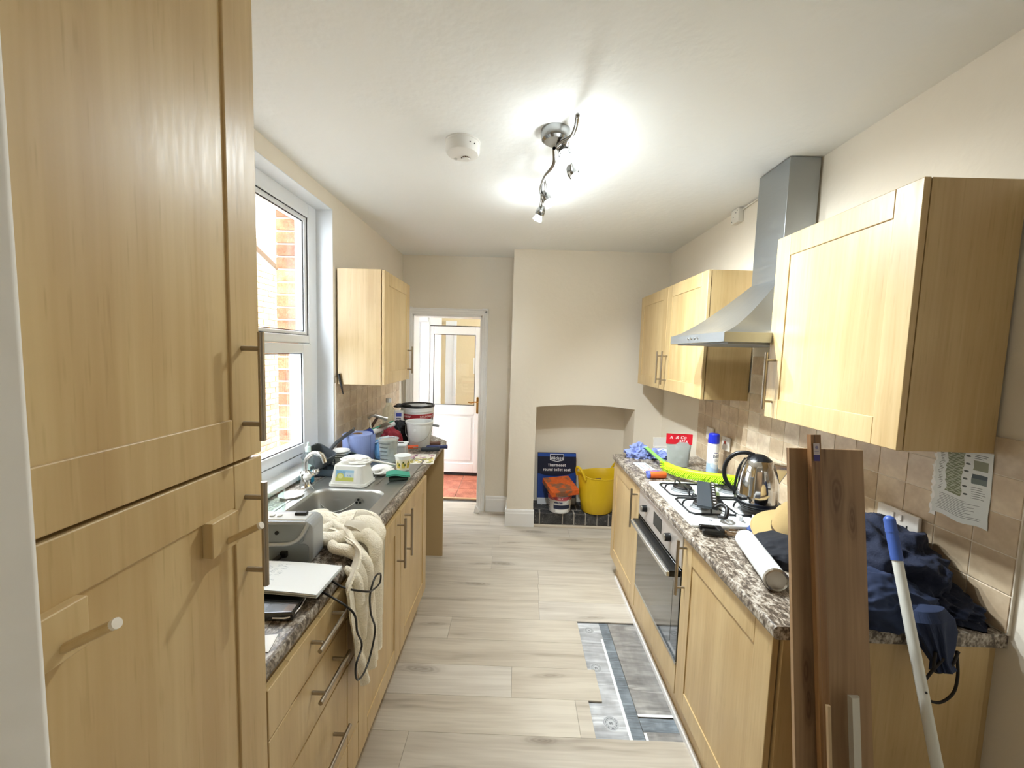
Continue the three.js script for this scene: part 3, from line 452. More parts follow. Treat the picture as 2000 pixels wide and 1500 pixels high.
{
  const s = built('smoke_alarm', 'round white smoke alarm on the ceiling beside the spot lamp', 'smoke alarm', [-0.268, CEIL, -1.84]), c = [-0.268, CEIL, -1.84], w = mat('#e9e7e2', 0.45);
  obj('base', [mv(lathe([[0, 0], [0.078, 0], [0.078, -0.006], [0.074, -0.008], [0.074, -0.018], [0, -0.018]], 44), ...c)], w, s);
  obj('cover', [mv(lathe([[0.0, -0.057], [0.05, -0.057], [0.068, -0.052], [0.074, -0.043], [0.075, -0.02], [0.0745, -0.014], [0, -0.014]], 44), ...c)], w, s);
  obj('vent', [mv(lathe([[0.0, -0.064], [0.017, -0.064], [0.019, -0.061], [0.019, -0.05], [0, -0.05]], 24), c[0] + 0.012, c[1], c[2] - 0.022)], w, s);
  for (let i = 0; i < 7; i++) { const a = Math.PI * (0.12 + i * 0.127); obj('slot', [rot(B(-0.0018, 0.0018, -0.008, 0.001, -0.0018, 0.0018, 0), 0, 0, 0).translate(c[0] + 0.012 + 0.0195 * Math.cos(a), c[1] - 0.053, c[2] - 0.022 + 0.0195 * Math.sin(a))], mat('#5a3826', 0.6), s); }
  for (const [a, b] of [[0.7, 0], [1.0, 0]]) obj('lamp_hole', [mv(fin(new THREE.SphereGeometry(0.003, 10, 8)), c[0] + 0.0745 * Math.cos(a), c[1] - 0.028, c[2] + 0.0745 * Math.sin(a))], M.black, s);
  obj('test_button', [mv(lathe([[0, -0.0595], [0.008, -0.0595], [0.009, -0.056], [0, -0.056]], 20), c[0] - 0.035, c[1], c[2] - 0.03)], mat('#c9c7c2', 0.4), s);
}
{
  const j = built('junction_box', 'small white cable box on the right wall below the ceiling', 'box', [XR, 2.5, -2.56]), w = mat('#e8e4da', 0.45);
  obj('case', [B(XR - 0.034, XR, 2.455, 2.54, -2.60, -2.515, 0.004, 2)], w, j);
  for (const [y, z] of [[2.47, -2.585], [2.495, -2.572], [2.515, -2.545], [2.525, -2.53]]) obj('screw', [mv(rot(CY(0.0028, 0.0028, 0.002, 10), 0, 0, Math.PI / 2), XR - 0.0345, y, z)], M.dark, j);
  obj('cable', [tube([[XR - 0.008, 2.525, -2.52], [XR - 0.006, 2.528, -2.46], [XR - 0.006, 2.532, -2.35], [XR - 0.008, 2.53, -2.2]], 0.004, 24, 8)], w, j);
}

// ---------------------------------------------------------------- sink and left worktop
{
  const s = built('sink', 'inset stainless steel sink with drainer and an overflow grille', 'sink', [-0.81, TOP, -1.95]);
  const [x0, x1, z0, z1] = BASIN, cx = (x0 + x1) / 2, cz = (z0 + z1) / 2, w = x1 - x0, d = z1 - z0;
  const steelS = mat('#b9bab8', 0.3, { metalness: 1, roughnessMap: rep(brush, 3, 3) }); steelS.roughness = 0.62;
  // rim plate with the bowl opening and the drainer field
  const R = (a, b, c, e, r) => rrect(b - a, e - c, r).map(([x, y]) => [x + (a + b) / 2, y + (c + e) / 2]);
  const plate = rot(ext(R(-1.035, -0.575, -2.55, -1.43, 0.05), 0.003, 0.0012, [R(x0, x1, z0, z1, 0.07).reverse()]), Math.PI / 2, 0, 0);
  obj('rim', [boxUV(mv(plate, 0, TOP + 0.004, 0)), boxUV(mv(rot(ext(R(-1.035, -0.575, -2.55, -1.43, 0.05), 0.003, 0.0015, [R(-1.024, -0.586, -2.539, -1.441, 0.042).reverse()]), Math.PI / 2, 0, 0), 0, TOP + 0.0065, 0))], steelS, s);
  // bowl: rounded walls swept down to the floor of the bowl
  const pos = [], N = 40, prof = [[0, 0.004], [0.004, 0.0], [0.008, -0.01], [0.014, -0.1], [0.02, -0.135], [0.035, -0.155], [0.06, -0.163], [0.11, -0.165], [0.17, -0.167]];
  const loop = (k) => rrect(w - 2 * prof[k][0], d - 2 * prof[k][0], Math.max(0.02, 0.075 - prof[k][0] * 0.25), N / 4 - 1).map(([x, z]) => [x + cx, TOP + prof[k][1], z + cz]);
  for (let k = 0; k < prof.length - 1; k++) { const a = loop(k), b = loop(k + 1), n = a.length; for (let i = 0; i < n; i++) { const j = (i + 1) % n; pos.push(...a[i], ...a[j], ...b[j], ...a[i], ...b[j], ...b[i]); } }
  const g = new THREE.BufferGeometry(); g.setAttribute('position', new THREE.Float32BufferAttribute(pos, 3)); g.computeVertexNormals();
  obj('bowl', [boxUV(fin(toCreasedNormals(mergeVertices(g, 1e-5), 0.7))), B(cx - 0.06, cx + 0.06, TOP - 0.168, TOP - 0.166, cz - 0.1, cz + 0.1, 0)], steelS, s);
  const ribs = []; for (let i = 0; i < 7; i++) ribs.push(rod([-0.965 + i * 0.05, TOP + 0.0045, -2.04], [-0.965 + i * 0.05, TOP + 0.0045, -2.5], 0.0045, 8)); obj('drainer_ribs', ribs, steelS, s);
  const ov = obj('overflow', [mv(rot(CY(0.021, 0.021, 0.004, 28), Math.PI / 2, 0, 0), -0.775, TOP - 0.052, z0 + 0.0165)], M.steel, s);
  for (let i = 0; i < 3; i++) { const a = Math.PI / 2 + i * 2.094; obj('slot', [mv(rot(CY(0.0066, 0.0066, 0.005, 16), Math.PI / 2, 0, 0), -0.775 + 0.0098 * Math.cos(a), TOP - 0.052 + 0.0098 * Math.sin(a), z0 + 0.0175)], M.dark, ov); }
  obj('waste', [mv(CY(0.035, 0.035, 0.004, 28), cx, TOP - 0.164, cz)], M.chrome, s);
}
{ // mixer tap
  const t = built('mixer_tap', 'chrome mixer tap with white lever knobs behind the sink', 'tap', [-1.062, TOP + 0.004, -1.99]), x = -1.062, z = -1.99;
  obj('body', [mv(lathe([[0, 0], [0.03, 0], [0.031, 0.006], [0.024, 0.02], [0.022, 0.05], [0.026, 0.06], [0.026, 0.075], [0.018, 0.085], [0, 0.086]], 28), x, TOP, z)], M.chrome, t);
  obj('spout', [tube([[x, TOP + 0.07, z], [x + 0.005, TOP + 0.14, z], [x + 0.04, TOP + 0.175, z], [x + 0.085, TOP + 0.17, z + 0.005], [x + 0.105, TOP + 0.13, z + 0.01]], 0.0115, 40, 14)], M.chrome, t);
  for (const q of [-1, 1]) { const k = obj('knob', [mv(lathe([[0, -0.008], [0.016, -0.006], [0.02, 0.006], [0.014, 0.02], [0, 0.022]], 20), x + 0.03, TOP + 0.062, z + q * 0.042), rod([x, TOP + 0.05, z], [x + 0.03, TOP + 0.06, z + q * 0.042], 0.011, 12)], q < 0 ? M.chrome : M.white, t); }
}
{ const c = obj('plug_chain', [tube([[-1.035, TOP + 0.03, -1.97], [-1.0, TOP + 0.008, -1.945], [-0.96, TOP - 0.06, -1.93], [-0.9, TOP - 0.098, -1.925], [-0.84, TOP - 0.088, -1.93], [-0.79, TOP - 0.055, -1.944]], 0.0016, 50, 6)], M.steel); tag(c, 'thin steel plug chain hanging into the sink bowl', 'chain'); }
{ const c = obj('saucer', [mv(lathe([[0, 0.004], [0.03, 0.004], [0.052, 0.012], [0.056, 0.011], [0.05, 0.004], [0.034, 0], [0, 0]], 36), -1.055, TOP + 0.003, -1.845)], M.gloss); tag(c, 'small white saucer lying between sink and window sill', 'saucer'); }
{ // bottle of washing-up liquid
  const p = [-1.085, TOP, -2.06], b = thing('soap_bottle', 'clear bottle with blue washing-up liquid behind the tap', 'bottle', p);
  obj('bottle', [lathe([[0, 0.001], [0.028, 0.001], [0.031, 0.006], [0.031, 0.11], [0.024, 0.14], [0.012, 0.155], [0.012, 0.17], [0, 0.17]], 28)], M.clear, b);
  obj('liquid', [lathe([[0, 0.004], [0.028, 0.004], [0.028, 0.055], [0, 0.055]], 24)], phy('#35b7d2', 0.1, { transmission: 0.6, thickness: 0 }), b);
  obj('cap', [lathe([[0, 0.165], [0.014, 0.165], [0.014, 0.19], [0.006, 0.195], [0.005, 0.215], [0, 0.216]], 20)], mat('#d9f0ee', 0.4), b);
}
{ const t = thing('plastic_pot', 'small clear plastic pot at the sill corner by the tap', 'pot', [-1.11, TOP + 0.002, -2.17]); obj('pot', [lathe([[0, 0.002], [0.03, 0.002], [0.036, 0.1], [0.038, 0.1], [0.032, 0], [0, 0]], 28)], M.clear, t); obj('rim', [mv(rot(fin(new THREE.TorusGeometry(0.037, 0.002, 8, 32)), Math.PI / 2), 0, 0.1, 0)], M.white, t); }
{ const t = thing('glass_jar', 'clear faceted glass jar on the sill beside the tall cabinet', 'jar', [-0.995, TOP, -1.60]); obj('jar', [lathe([[0, 0.002], [0.04, 0.002], [0.052, 0.05], [0.046, 0.1], [0.05, 0.12], [0.047, 0.12], [0.043, 0.1], [0.048, 0.05], [0.037, 0.006], [0, 0.006]], 10, 0.2)], M.clear, t); }
{ const t = obj('cloth_scrap', [mv(lump(0.03, 0.02, 0.035, 5, 0.3, 2), -0.965, TOP, -1.49)], mat('#d8454b', 0.8)); tag(t, 'small red scrap beside the sink edge near the tall cabinet', 'scrap'); }
{ // dish rack with a pan leaning in it
  const r = built('dish_rack', 'black plastic dish rack on the drainer below the leaning pan', 'dish rack', [-1.02, TOP, -2.32]), x0 = -1.12, x1 = -0.93, z0 = -2.46, z1 = -2.14, gs = [];
  obj('tray', [B(x0, x1, TOP + 0.006, TOP + 0.014, z0, z1, 0.003), B(x0, x0 + 0.006, TOP + 0.006, TOP + 0.06, z0, z1, 0.002), B(x1 - 0.006, x1, TOP + 0.006, TOP + 0.045, z0, z1, 0.002), B(x0, x1, TOP + 0.006, TOP + 0.06, z0, z0 + 0.006, 0.002), B(x0, x1, TOP + 0.006, TOP + 0.045, z1 - 0.006, z1, 0.002)], mat('#39434c', 0.5), r);
  for (let i = 0; i < 6; i++) obj('prong', [tube([[x0 + 0.03, TOP + 0.012, z1 - 0.05 - i * 0.045], [x0 + 0.035, TOP + 0.07, z1 - 0.05 - i * 0.045], [x0 + 0.07, TOP + 0.07, z1 - 0.05 - i * 0.045], [x0 + 0.075, TOP + 0.012, z1 - 0.05 - i * 0.045]], 0.0025, 20, 6)], mat('#39434c', 0.5), r);
  const p = thing('griddle_pan', 'dark grey square pan tilted on the dish rack, handle pointing to the tiles', 'pan', [-1.10, TOP + 0.10, -2.20]), m = mat('#555b60', 0.42), tl = (g) => rot(g, 0.0, 0, -0.5);
  obj('pan', [tl(mv(rot(ext(rrect(0.115, 0.15, 0.025), 0.004, 0.001), -Math.PI / 2), 0, -0.02, 0)), tl(mv(rot(ext(rrect(0.13, 0.165, 0.03), 0.055, 0.001, [rrect(0.122, 0.157, 0.027).reverse()]), -Math.PI / 2), 0, -0.02, 0))], m, p);
  obj('handle', [tube([[0.03, 0.02, -0.08], [0.045, 0.05, -0.12], [0.06, 0.075, -0.2], [0.075, 0.095, -0.29]], 0.0105, 30, 10)], mat('#3c4045', 0.45), p);
  obj('loop', [mv(rot(fin(new THREE.TorusGeometry(0.012, 0.003, 8, 24)), 0, Math.PI / 2), 0.076, 0.098, -0.3)], m, p);
  const c = thing('plastic_beaker', 'blue grey plastic beaker lying in the dish rack', 'beaker', [-0.985, TOP + 0.052, -2.36]); obj('beaker', [rot(lathe([[0, -0.06], [0.03, -0.06], [0.038, 0.06], [0.036, 0.06], [0.028, -0.056], [0, -0.056]], 28), 1.35, 0.5, 0)], mat('#7f98a5', 0.3), c);
}
{ // stack of plates
  const P = lathe([[0, 0.004], [0.03, 0.004], [0.045, 0.012], [0.058, 0.018], [0.059, 0.0155], [0.047, 0.008], [0.032, 0], [0, 0]], 40);
  for (let i = 0; i < 7; i++) { const o = obj('plate', P.clone(), mat('#ebebe6', 0.25)); o.position.set(-1.05 + rr(-0.003, 0.003), TOP + 0.008 + i * 0.0125, -2.36 + rr(-0.004, 0.004)); tag(o, ['lowest', 'second from below', 'third from below', 'middle', 'third from the top', 'second from the top', 'topmost'][i] + ' white plate of the stack behind the blue paper roll', 'plate', 'white plates stacked behind the blue roll'); }
}
{ // blue paper roll
  const m = mat('#8f9fd2', 0.95, { bumpMap: rep(gray(128, 128, (u, v) => fb(u, v, 32, 48, 2, 121)), 6, 4), bumpScale: 0.001 }), r = thing('paper_roll', 'thick roll of lilac blue paper towel standing on the drainer end', 'paper roll', [-1.0, TOP + 0.005, -2.505]);
  const R = 0.09, H = 0.168; obj('roll', [lathe([[0.03, 0], [R, 0], [R + 0.001, 0.004], [R + 0.001, H - 0.003], [R - 0.002, H], [0.03, H], [0.03, 0]], 64)], m, r);
  obj('core', [lathe([[0.0305, 0.001], [0.0305, H + 0.0005], [0.026, H + 0.0005], [0.026, 0.001]], 32)], mat('#a98c70', 0.9), r);
  obj('loose_end', [sheet((u, v) => { const a = 0.5 - u * 0.75; return [Math.cos(a) * (R + 0.002 + 0.014 * (1 - u)), 0.004 + v * (H - 0.008), -Math.sin(a) * (R + 0.002 + 0.014 * (1 - u)) + 0.0]; }, 14, 4, 0.001)], m, r);
}
{ // clear measuring jug
  const j = thing('measuring_jug', 'clear plastic measuring jug with black level lines', 'jug', [-0.79, TOP + 0.005, -2.46]);
  obj('body', [lathe([[0, 0.003], [0.046, 0.003], [0.0475, 0.006], [0.061, 0.148], [0.065, 0.152], [0.063, 0.155], [0.0585, 0.15], [0.045, 0.009], [0, 0.007]], 48)], phy('#eef3f3', 0.12, { transmission: 0.75, thickness: 0 }), j);
  const bl = mat('#23282b', 0.5); for (const [y, a0, l] of [[0.03, 0.9, 1.0], [0.055, 0.9, 1.0], [0.08, 0.9, 0.9], [0.105, 0.9, 1.0], [0.13, 0.75, 1.2]]) obj('level_line', [mv(fin(new THREE.CylinderGeometry(0.0482 + y * 0.0945 + 0.0005, 0.0482 + y * 0.0945, 0.003, 24, 1, true, -0.75, l)), 0, y, 0)], bl, j);
  obj('content', [mv(CY(0.05, 0.056, 0.05, 32), 0, 0.118, 0)], mat('#9d968a', 0.95), j);
}
{ // upside-down tub with a lemon print
  const lab = paint(512, 256, (x, w, h) => { x.fillStyle = '#f4f5f2'; x.fillRect(0, 0, w, h); x.fillStyle = '#9ecbe6'; x.fillRect(30, 12, 420, 150); x.fillStyle = '#cfe3ef'; x.fillRect(250, 60, 200, 110); x.fillStyle = '#5f9fd0'; x.font = 'bold 64px sans-serif'; x.fillText('Lemon', 50, 70); x.fillStyle = '#c9cf6a'; x.fillRect(30, 160, 420, 80); x.beginPath(); x.ellipse(140, 140, 82, 66, 0, 0, 7); x.fill(); x.fillStyle = '#e4e7a4'; x.beginPath(); x.ellipse(140, 140, 60, 48, 0, 0, 7); x.fill(); x.fillStyle = '#5f8fc4'; x.font = 'bold 46px sans-serif'; x.fillText('1.5L', 300, 140); });
  const t = thing('ice_cream_tub', 'white plastic tub turned upside down with lemon print at the sink edge', 'tub', [-0.848, TOP + 0.0085, -2.055], -0.06), m = mat('#eceeea', 0.35);
  const fr = (w0, d0, w1, d1, h, y, r) => { const a = rrect(w0, d0, r), b = rrect(w1, d1, r), pos = [], n = a.length; for (let i = 0; i < n; i++) { const k = (i + 1) % n; pos.push(a[i][0], y, a[i][1], b[k][0], y + h, b[k][1], a[k][0], y, a[k][1], a[i][0], y, a[i][1], b[i][0], y + h, b[i][1], b[k][0], y + h, b[k][1]); pos.push(0, y + h, 0, b[k][0], y + h, b[k][1], b[i][0], y + h, b[i][1]); pos.push(0, y, 0, a[i][0], y, a[i][1], a[k][0], y, a[k][1]); } const g = new THREE.BufferGeometry(); g.setAttribute('position', new THREE.Float32BufferAttribute(pos, 3)); g.computeVertexNormals(); return boxUV(g); };
  obj('tub', [fr(0.2, 0.15, 0.168, 0.118, 0.095, 0.012, 0.028)], m, t); obj('lid', [fr(0.214, 0.164, 0.21, 0.16, 0.014, 0, 0.03)], m, t);
  const lg = fin(new THREE.PlaneGeometry(0.125, 0.066)); rot(lg, -0.165); mv(lg, -0.008, 0.058, 0.0685); t.scale.set(0.93, 0.95, 0.93); obj('label', [lg], mat('#ffffff', 0.4, { map: lab }), t);
  const c = obj('dishcloth', [mv(lump(0.07, 0.026, 0.045, 31, 0.3, 2.2), -0.835, TOP + 0.112, -2.075)], M.cotton); tag(c, 'crumpled white dishcloth on top of the lemon tub', 'cloth');
  const d = obj('dishcloth', [mv(lump(0.055, 0.03, 0.06, 37, 0.42, 2.4), -0.755, TOP + 0.007, -2.24)], M.cotton); tag(d, 'crumpled white cloth on the drainer beside the yogurt pot', 'cloth');
  const b = thing('dish_brush', 'white handled brush lying across the tub and cloth', 'brush', [-0.83, TOP + 0.118, -2.13]); obj('handle', [rod([0.0, 0, 0], [0.17, -0.045, -0.05], 0.0075, 12, 0.0055)], M.white, b); obj('head', [mv(fin(new THREE.SphereGeometry(0.017, 16, 12)), -0.004, 0, 0)], M.white, b);
}
{ // yogurt pot
  const lab = paint(512, 128, (x, w, h) => { x.fillStyle = '#f3ecd0'; x.fillRect(0, 0, w, h); for (let i = 0; i < 8; i++) { x.fillStyle = ['#e2cf62', '#d9c14a'][i % 2]; x.fillRect(i * 64 + 6, 40, 44, 70); x.fillStyle = '#5f6b2a'; x.fillRect(i * 64 + 18, 20, 16, 26); x.beginPath(); x.ellipse(i * 64 + 44, 70, 13, 16, 0, 0, 7); x.fill(); } });
  const y = thing('yogurt_pot', 'white and yellow printed plastic pot on the worktop edge of the drainer', 'pot', [-0.655, TOP + 0.006, -2.31]);
  obj('pot', [lathe([[0, 0.002], [0.034, 0.002], [0.036, 0.006], [0.045, 0.086], [0.048, 0.088], [0.047, 0.09], [0.043, 0.086], [0.0335, 0.008], [0, 0.006]], 40)], mat('#f0f0ec', 0.4), y);
  obj('print', [mv(CY(0.0372, 0.0436, 0.058, 40, true), 0, 0.04, 0)], mat('#ffffff', 0.45, { map: lab }), y); obj('film', [mv(CY(0.0435, 0.0435, 0.001, 36), 0, 0.087, 0)], mat('#dfe6e8', 0.35), y);
  const s = thing('scourer', 'green scouring pad with dark foam lying at the worktop edge', 'scourer', [-0.632, TOP + 0.006, -2.14], 0.3); obj('foam', [B(-0.05, 0.05, 0, 0.017, -0.033, 0.033, 0.005, 2)], mat('#33413c', 0.95), s); obj('pad', [sheet((u, v) => [-0.062 + 0.124 * u, 0.026 + 0.006 * Math.sin(u * 5), -0.04 + 0.08 * v], 12, 6, 0.008)], mat('#4fae92', 0.95, { bumpMap: rep(wallBump, 8, 8), bumpScale: 0.002 }), s);
}
{ // picture leaflet
  const lab = paint(512, 384, (x, w, h) => { x.fillStyle = '#f6efe0'; x.fillRect(0, 0, w, h); for (let i = 0; i < 60; i++) { const a = hash(i, 1, 3), b = hash(i, 2, 3), c = hash(i, 3, 3); x.fillStyle = b < 0.45 ? ['#b4718e', '#d39aa8', '#8f5a7c', '#c7a0b0'][Math.floor(c * 4)] : ['#e8d45a', '#d8bd3c', '#efe29a', '#a7a04a'][Math.floor(c * 4)]; x.beginPath(); x.ellipse(20 + a * (w - 40), 20 + b * (h - 40), 22 + 22 * c, 14 + 12 * hash(i, 4, 3), c * 3, 0, 7); x.fill(); } x.strokeStyle = '#fbf8f0'; x.lineWidth = 14; x.strokeRect(4, 4, w - 8, h - 8); });
  const l = thing('leaflet', 'glossy leaflet with pink and yellow flower pictures on the worktop', 'leaflet', [-0.61, TOP, -2.565], 0.12); obj('pages', [B(-0.09, 0.09, 0, 0.006, -0.115, 0.115, 0.001)], M.white, l); const g = fin(new THREE.PlaneGeometry(0.176, 0.226)); rot(g, -Math.PI / 2); obj('cover', [mv(g, 0, 0.0066, 0)], mat('#ffffff', 0.3, { map: lab }), l);
}
// screwdrivers and chisels by the worktop edge
for (const [x, z, a, c, lb, L] of [[-0.635, -2.83, 0.22, '#2b3560', 'dark blue handled chisel lying nearest the worktop edge corner', 0.15], [-0.66, -2.77, 0.16, '#30363f', 'dark grey handled screwdriver in front of the blue chisel', 0.13], [-0.685, -2.93, 0.32, '#6b4a3d', 'brown handled screwdriver at the foot of the small white bucket', 0.13], [-0.79, -2.80, 0.3, '#d0562c', 'orange and red handled screwdriver pointing to the white bucket', 0.1]]) {
  const t = thing('hand_tool', lb, 'tool', [x, TOP + 0.017, z], a); obj('handle', [rot(lathe([[0, 0], [0.009, 0], [0.015, 0.012], [0.0155, L * 0.5], [0.012, L * 0.75], [0.016, L], [0.0, L + 0.003]], 14), 0, 0, -Math.PI / 2)], mat(c, 0.35), t); obj('blade', [rot(rod([0, 0, 0], [0, -0.13, 0], 0.0045, 10, 0.003), 0, 0, -Math.PI / 2)], M.steel, t);
}
{ // buckets
  const b = thing('bucket', 'small white plastic bucket with wire handle at the worktop end', 'bucket', [-0.71, TOP, -2.93]), w = mat('#e4e6e4', 0.4);
  obj('pail', [lathe([[0, 0.002], [0.074, 0.002], [0.077, 0.006], [0.094, 0.176], [0.101, 0.178], [0.102, 0.19], [0.096, 0.191], [0.091, 0.186], [0.074, 0.01], [0, 0.007]], 56)], w, b);
  obj('handle', [tube([[-0.1, 0.165, 0.01], [-0.08, 0.09, 0.055], [0.0, 0.045, 0.085], [0.07, 0.08, 0.065], [0.1, 0.165, 0.01]], 0.002, 40, 6)], M.steel, b);
  obj('lug', [mv(rot(CY(0.009, 0.009, 0.012, 16), Math.PI / 2, 0, 0), -0.012, 0.135, 0.087)], w, b);
  const t = built('paint_tub', 'large black, white and red paint tub behind the white bucket', 'tub', [-0.815, TOP, -3.30]);
  const lab = paint(1024, 256, (x, ww, h) => { x.fillStyle = '#8d8b8f'; x.fillRect(0, 0, ww, h); x.fillStyle = '#4b4448'; x.fillRect(0, 60, ww, 90); x.fillStyle = '#a3242c'; x.fillRect(0, 0, ww, 62); x.fillStyle = '#e7d5d3'; x.font = 'bold 34px sans-serif'; for (let i = 0; i < 4; i++) x.fillText('MASONRY', 60 + i * 256, 44); x.fillStyle = '#c8ccd2'; for (let i = 0; i < 4; i++) x.fillRect(30 + i * 256, 84, 120, 46); x.fillStyle = '#e8e8e6'; for (let i = 0; i < 4; i++) x.fillRect(20 + i * 256, 180, 190, 40); });
  const P = [-0.815, TOP, -3.30]; obj('pail', [mv(lathe([[0, 0.002], [0.112, 0.002], [0.115, 0.006], [0.13, 0.21], [0.135, 0.212], [0.136, 0.25], [0.13, 0.252], [0.126, 0.24], [0.112, 0.012], [0, 0.009]], 60), ...P)], mat('#e2e2e0', 0.4), t);
  obj('print', [mv(CY(0.1185, 0.1312, 0.16, 60, true), P[0], P[1] + 0.115, P[2])], mat('#ffffff', 0.4, { map: lab }), t);
  obj('rim', [mv(lathe([[0.128, 0.246], [0.1385, 0.246], [0.1395, 0.258], [0.136, 0.264], [0.129, 0.262], [0.127, 0.252]], 60), ...P), mv(rot(lump(0.06, 0.02, 0.03, 61, 0.4, 2), 0, 0.6, 0), P[0] - 0.11, P[1] + 0.245, P[2] + 0.06)], M.black, t);
  obj('handle', [tube([[P[0] - 0.125, P[1] + 0.22, P[2] + 0.06], [P[0] - 0.09, P[1] + 0.12, P[2] + 0.12], [P[0] + 0.02, P[1] + 0.07, P[2] + 0.15], [P[0] + 0.1, P[1] + 0.1, P[2] + 0.115], [P[0] + 0.138, P[1] + 0.2, P[2] + 0.02]], 0.002, 40, 6)], M.steel, t);
  obj('tray_in_tub', [mv(rot(B(-0.085, 0.085, -0.006, 0.006, -0.05, 0.05, 0.004), 0.1, 0.3, 0.1), P[0] - 0.01, P[1] + 0.245, P[2])], mat('#c4c8ca', 0.4), t);
  const sc = thing('scraper', 'grey scraper handle sticking out beside the white bucket', 'scraper', [-0.615, TOP + 0.13, -3.07]); obj('handle', [rot(B(-0.05, 0.025, -0.009, 0.009, -0.012, 0.012, 0.007, 2), 0, 0.2, -0.18)], M.grey, sc); obj('blade', [rot(B(-0.15, -0.045, -0.001, 0.001, -0.015, 0.015, 0.0005), 0, 0.2, -0.18)], M.steel, sc);
}
{ // behind: clear bottle, small carton, pouch, cartridge, hammer, trays
  const b = thing('clear_bottle', 'clear plastic bottle standing against the tiles behind the tools', 'bottle', [-1.01, TOP, -3.15]); b.scale.y = 1.45; obj('bottle', [lathe([[0, 0.002], [0.047, 0.002], [0.05, 0.008], [0.05, 0.06], [0.047, 0.066], [0.05, 0.072], [0.05, 0.14], [0.046, 0.16], [0.022, 0.185], [0.02, 0.2], [0, 0.2]], 32)], M.clear, b); obj('cap', [lathe([[0, 0.2], [0.021, 0.2], [0.021, 0.222], [0, 0.224]], 24)], mat('#e6e8e8', 0.3, {}), b);
  const lab = paint(128, 256, (x, w, h) => { x.fillStyle = '#eeeaf0'; x.fillRect(0, 0, w, h); x.fillStyle = '#4a57b4'; x.fillRect(20, 16, 88, 44); x.fillStyle = '#3a3f57'; x.fillRect(24, 80, 76, 16); x.fillRect(24, 112, 60, 34); x.fillStyle = '#c7c9d8'; x.fillRect(20, 170, 88, 60); });
  const c = thing('carton', 'small white carton with blue label beside the clear bottle', 'carton', [-0.93, TOP, -3.16], 0.2); obj('box', [B(-0.034, 0.034, 0, 0.225, -0.03, 0.03, 0.002)], M.white, c); const g = fin(new THREE.PlaneGeometry(0.062, 0.16)); obj('print', [mv(g, 0, 0.14, 0.0306)], mat('#fff', 0.5, { map: lab }), c);
  const pl = paint(256, 128, (x, w, h) => { x.fillStyle = '#14181c'; x.fillRect(0, 0, w, h); x.fillStyle = '#e6e8ea'; x.font = 'bold 60px sans-serif'; x.fillText('ACE', 60, 86); });
  const p = thing('tool_pouch', 'black fabric pouch with white lettering in front of the paint tub', 'pouch', [-0.865, TOP + 0.0, -2.97], 0.15); obj('bag', [lump(0.075, 0.105, 0.045, 71, 0.22, 2.2, 5, 0.6)], mat('#15191d', 0.7), p); const g2 = fin(new THREE.PlaneGeometry(0.075, 0.035)); obj('lettering', [mv(g2, 0.0, 0.105, 0.061)], mat('#fff', 0.7, { map: pl }), p);
  const r = obj('rag', [mv(lump(0.07, 0.09, 0.05, 73, 0.3, 2, 5, 0.5), -0.885, TOP, -2.83)], mat('#8a1f2b', 0.7)); tag(r, 'dark red plastic wrapper below the black pouch', 'wrapper');
  const k = thing('sealant_cartridge', 'white and green sealant tube with blue cap leaning on the tools', 'tube', [-1.015, TOP + 0.125, -2.76]);
  obj('barrel', [rod([0, 0, 0], [0.10, 0.03, -0.20], 0.024, 24)], mat('#e9ecea', 0.35), k); obj('band', [rod([0.005, 0.0016, -0.01], [0.10, 0.0305, -0.20], 0.0072, 12).translate(0.004, 0.0185, 0.005)], mat('#2f8d74', 0.4), k); obj('end_cap', [rod([-0.018, -0.006, 0.034], [0.003, 0.001, -0.006], 0.031, 28)], mat('#1f3d8c', 0.35), k); obj('disc', [rod([-0.02, -0.0067, 0.038], [-0.018, -0.006, 0.034], 0.025, 28)], M.white, k);
  const h = thing('claw_hammer', 'claw hammer with dark handle standing among the tools by the tiles', 'hammer', [-1.03, TOP + 0.06, -2.82]); obj('handle', [rod([-0.045, 0.03, -0.03], [0.035, 0.165, -0.05], 0.0125, 14, 0.009)], mat('#4b3426', 0.5), h);
  obj('head', [rod([0.01, 0.172, -0.04], [0.075, 0.148, -0.07], 0.013, 14), tube([[0.02, 0.17, -0.045], [-0.005, 0.17, -0.03], [-0.03, 0.15, -0.02]], 0.008, 14, 8), rod([0.072, 0.149, -0.069], [0.09, 0.142, -0.077], 0.0165, 16)], M.steel, h);
  const f = thing('trowel', 'steel filling knife with grey handle lying over the sealant tube', 'trowel', [-0.93, TOP + 0.17, -2.86]); obj('blade', [rot(ext([[-0.11, -0.012], [0.02, -0.035], [0.02, 0.035], [-0.11, 0.012]], 0.0015), -1.2, 0.75, 0.35)], M.steel, f); obj('handle', [rod([-0.06, -0.035, 0.07], [-0.13, -0.06, 0.13], 0.011, 12)], mat('#5c646a', 0.4), f);
  const x = thing('food_box', 'clear lidded plastic box behind the measuring jug', 'box', [-0.80, TOP, -2.64], 0.1), cl = phy('#f2f5f4', 0.15, { transmission: 0.55, thickness: 0 }); obj('box', [B(-0.075, 0.075, 0, 0.075, -0.05, 0.05, 0.008, 2)], cl, x); obj('lid', [B(-0.08, 0.08, 0.075, 0.088, -0.055, 0.055, 0.004)], mat('#e6e9e8', 0.4), x); obj('strip', [B(-0.055, 0.055, 0.0885, 0.0905, -0.01, 0.012, 0.0005)], M.dark, x);
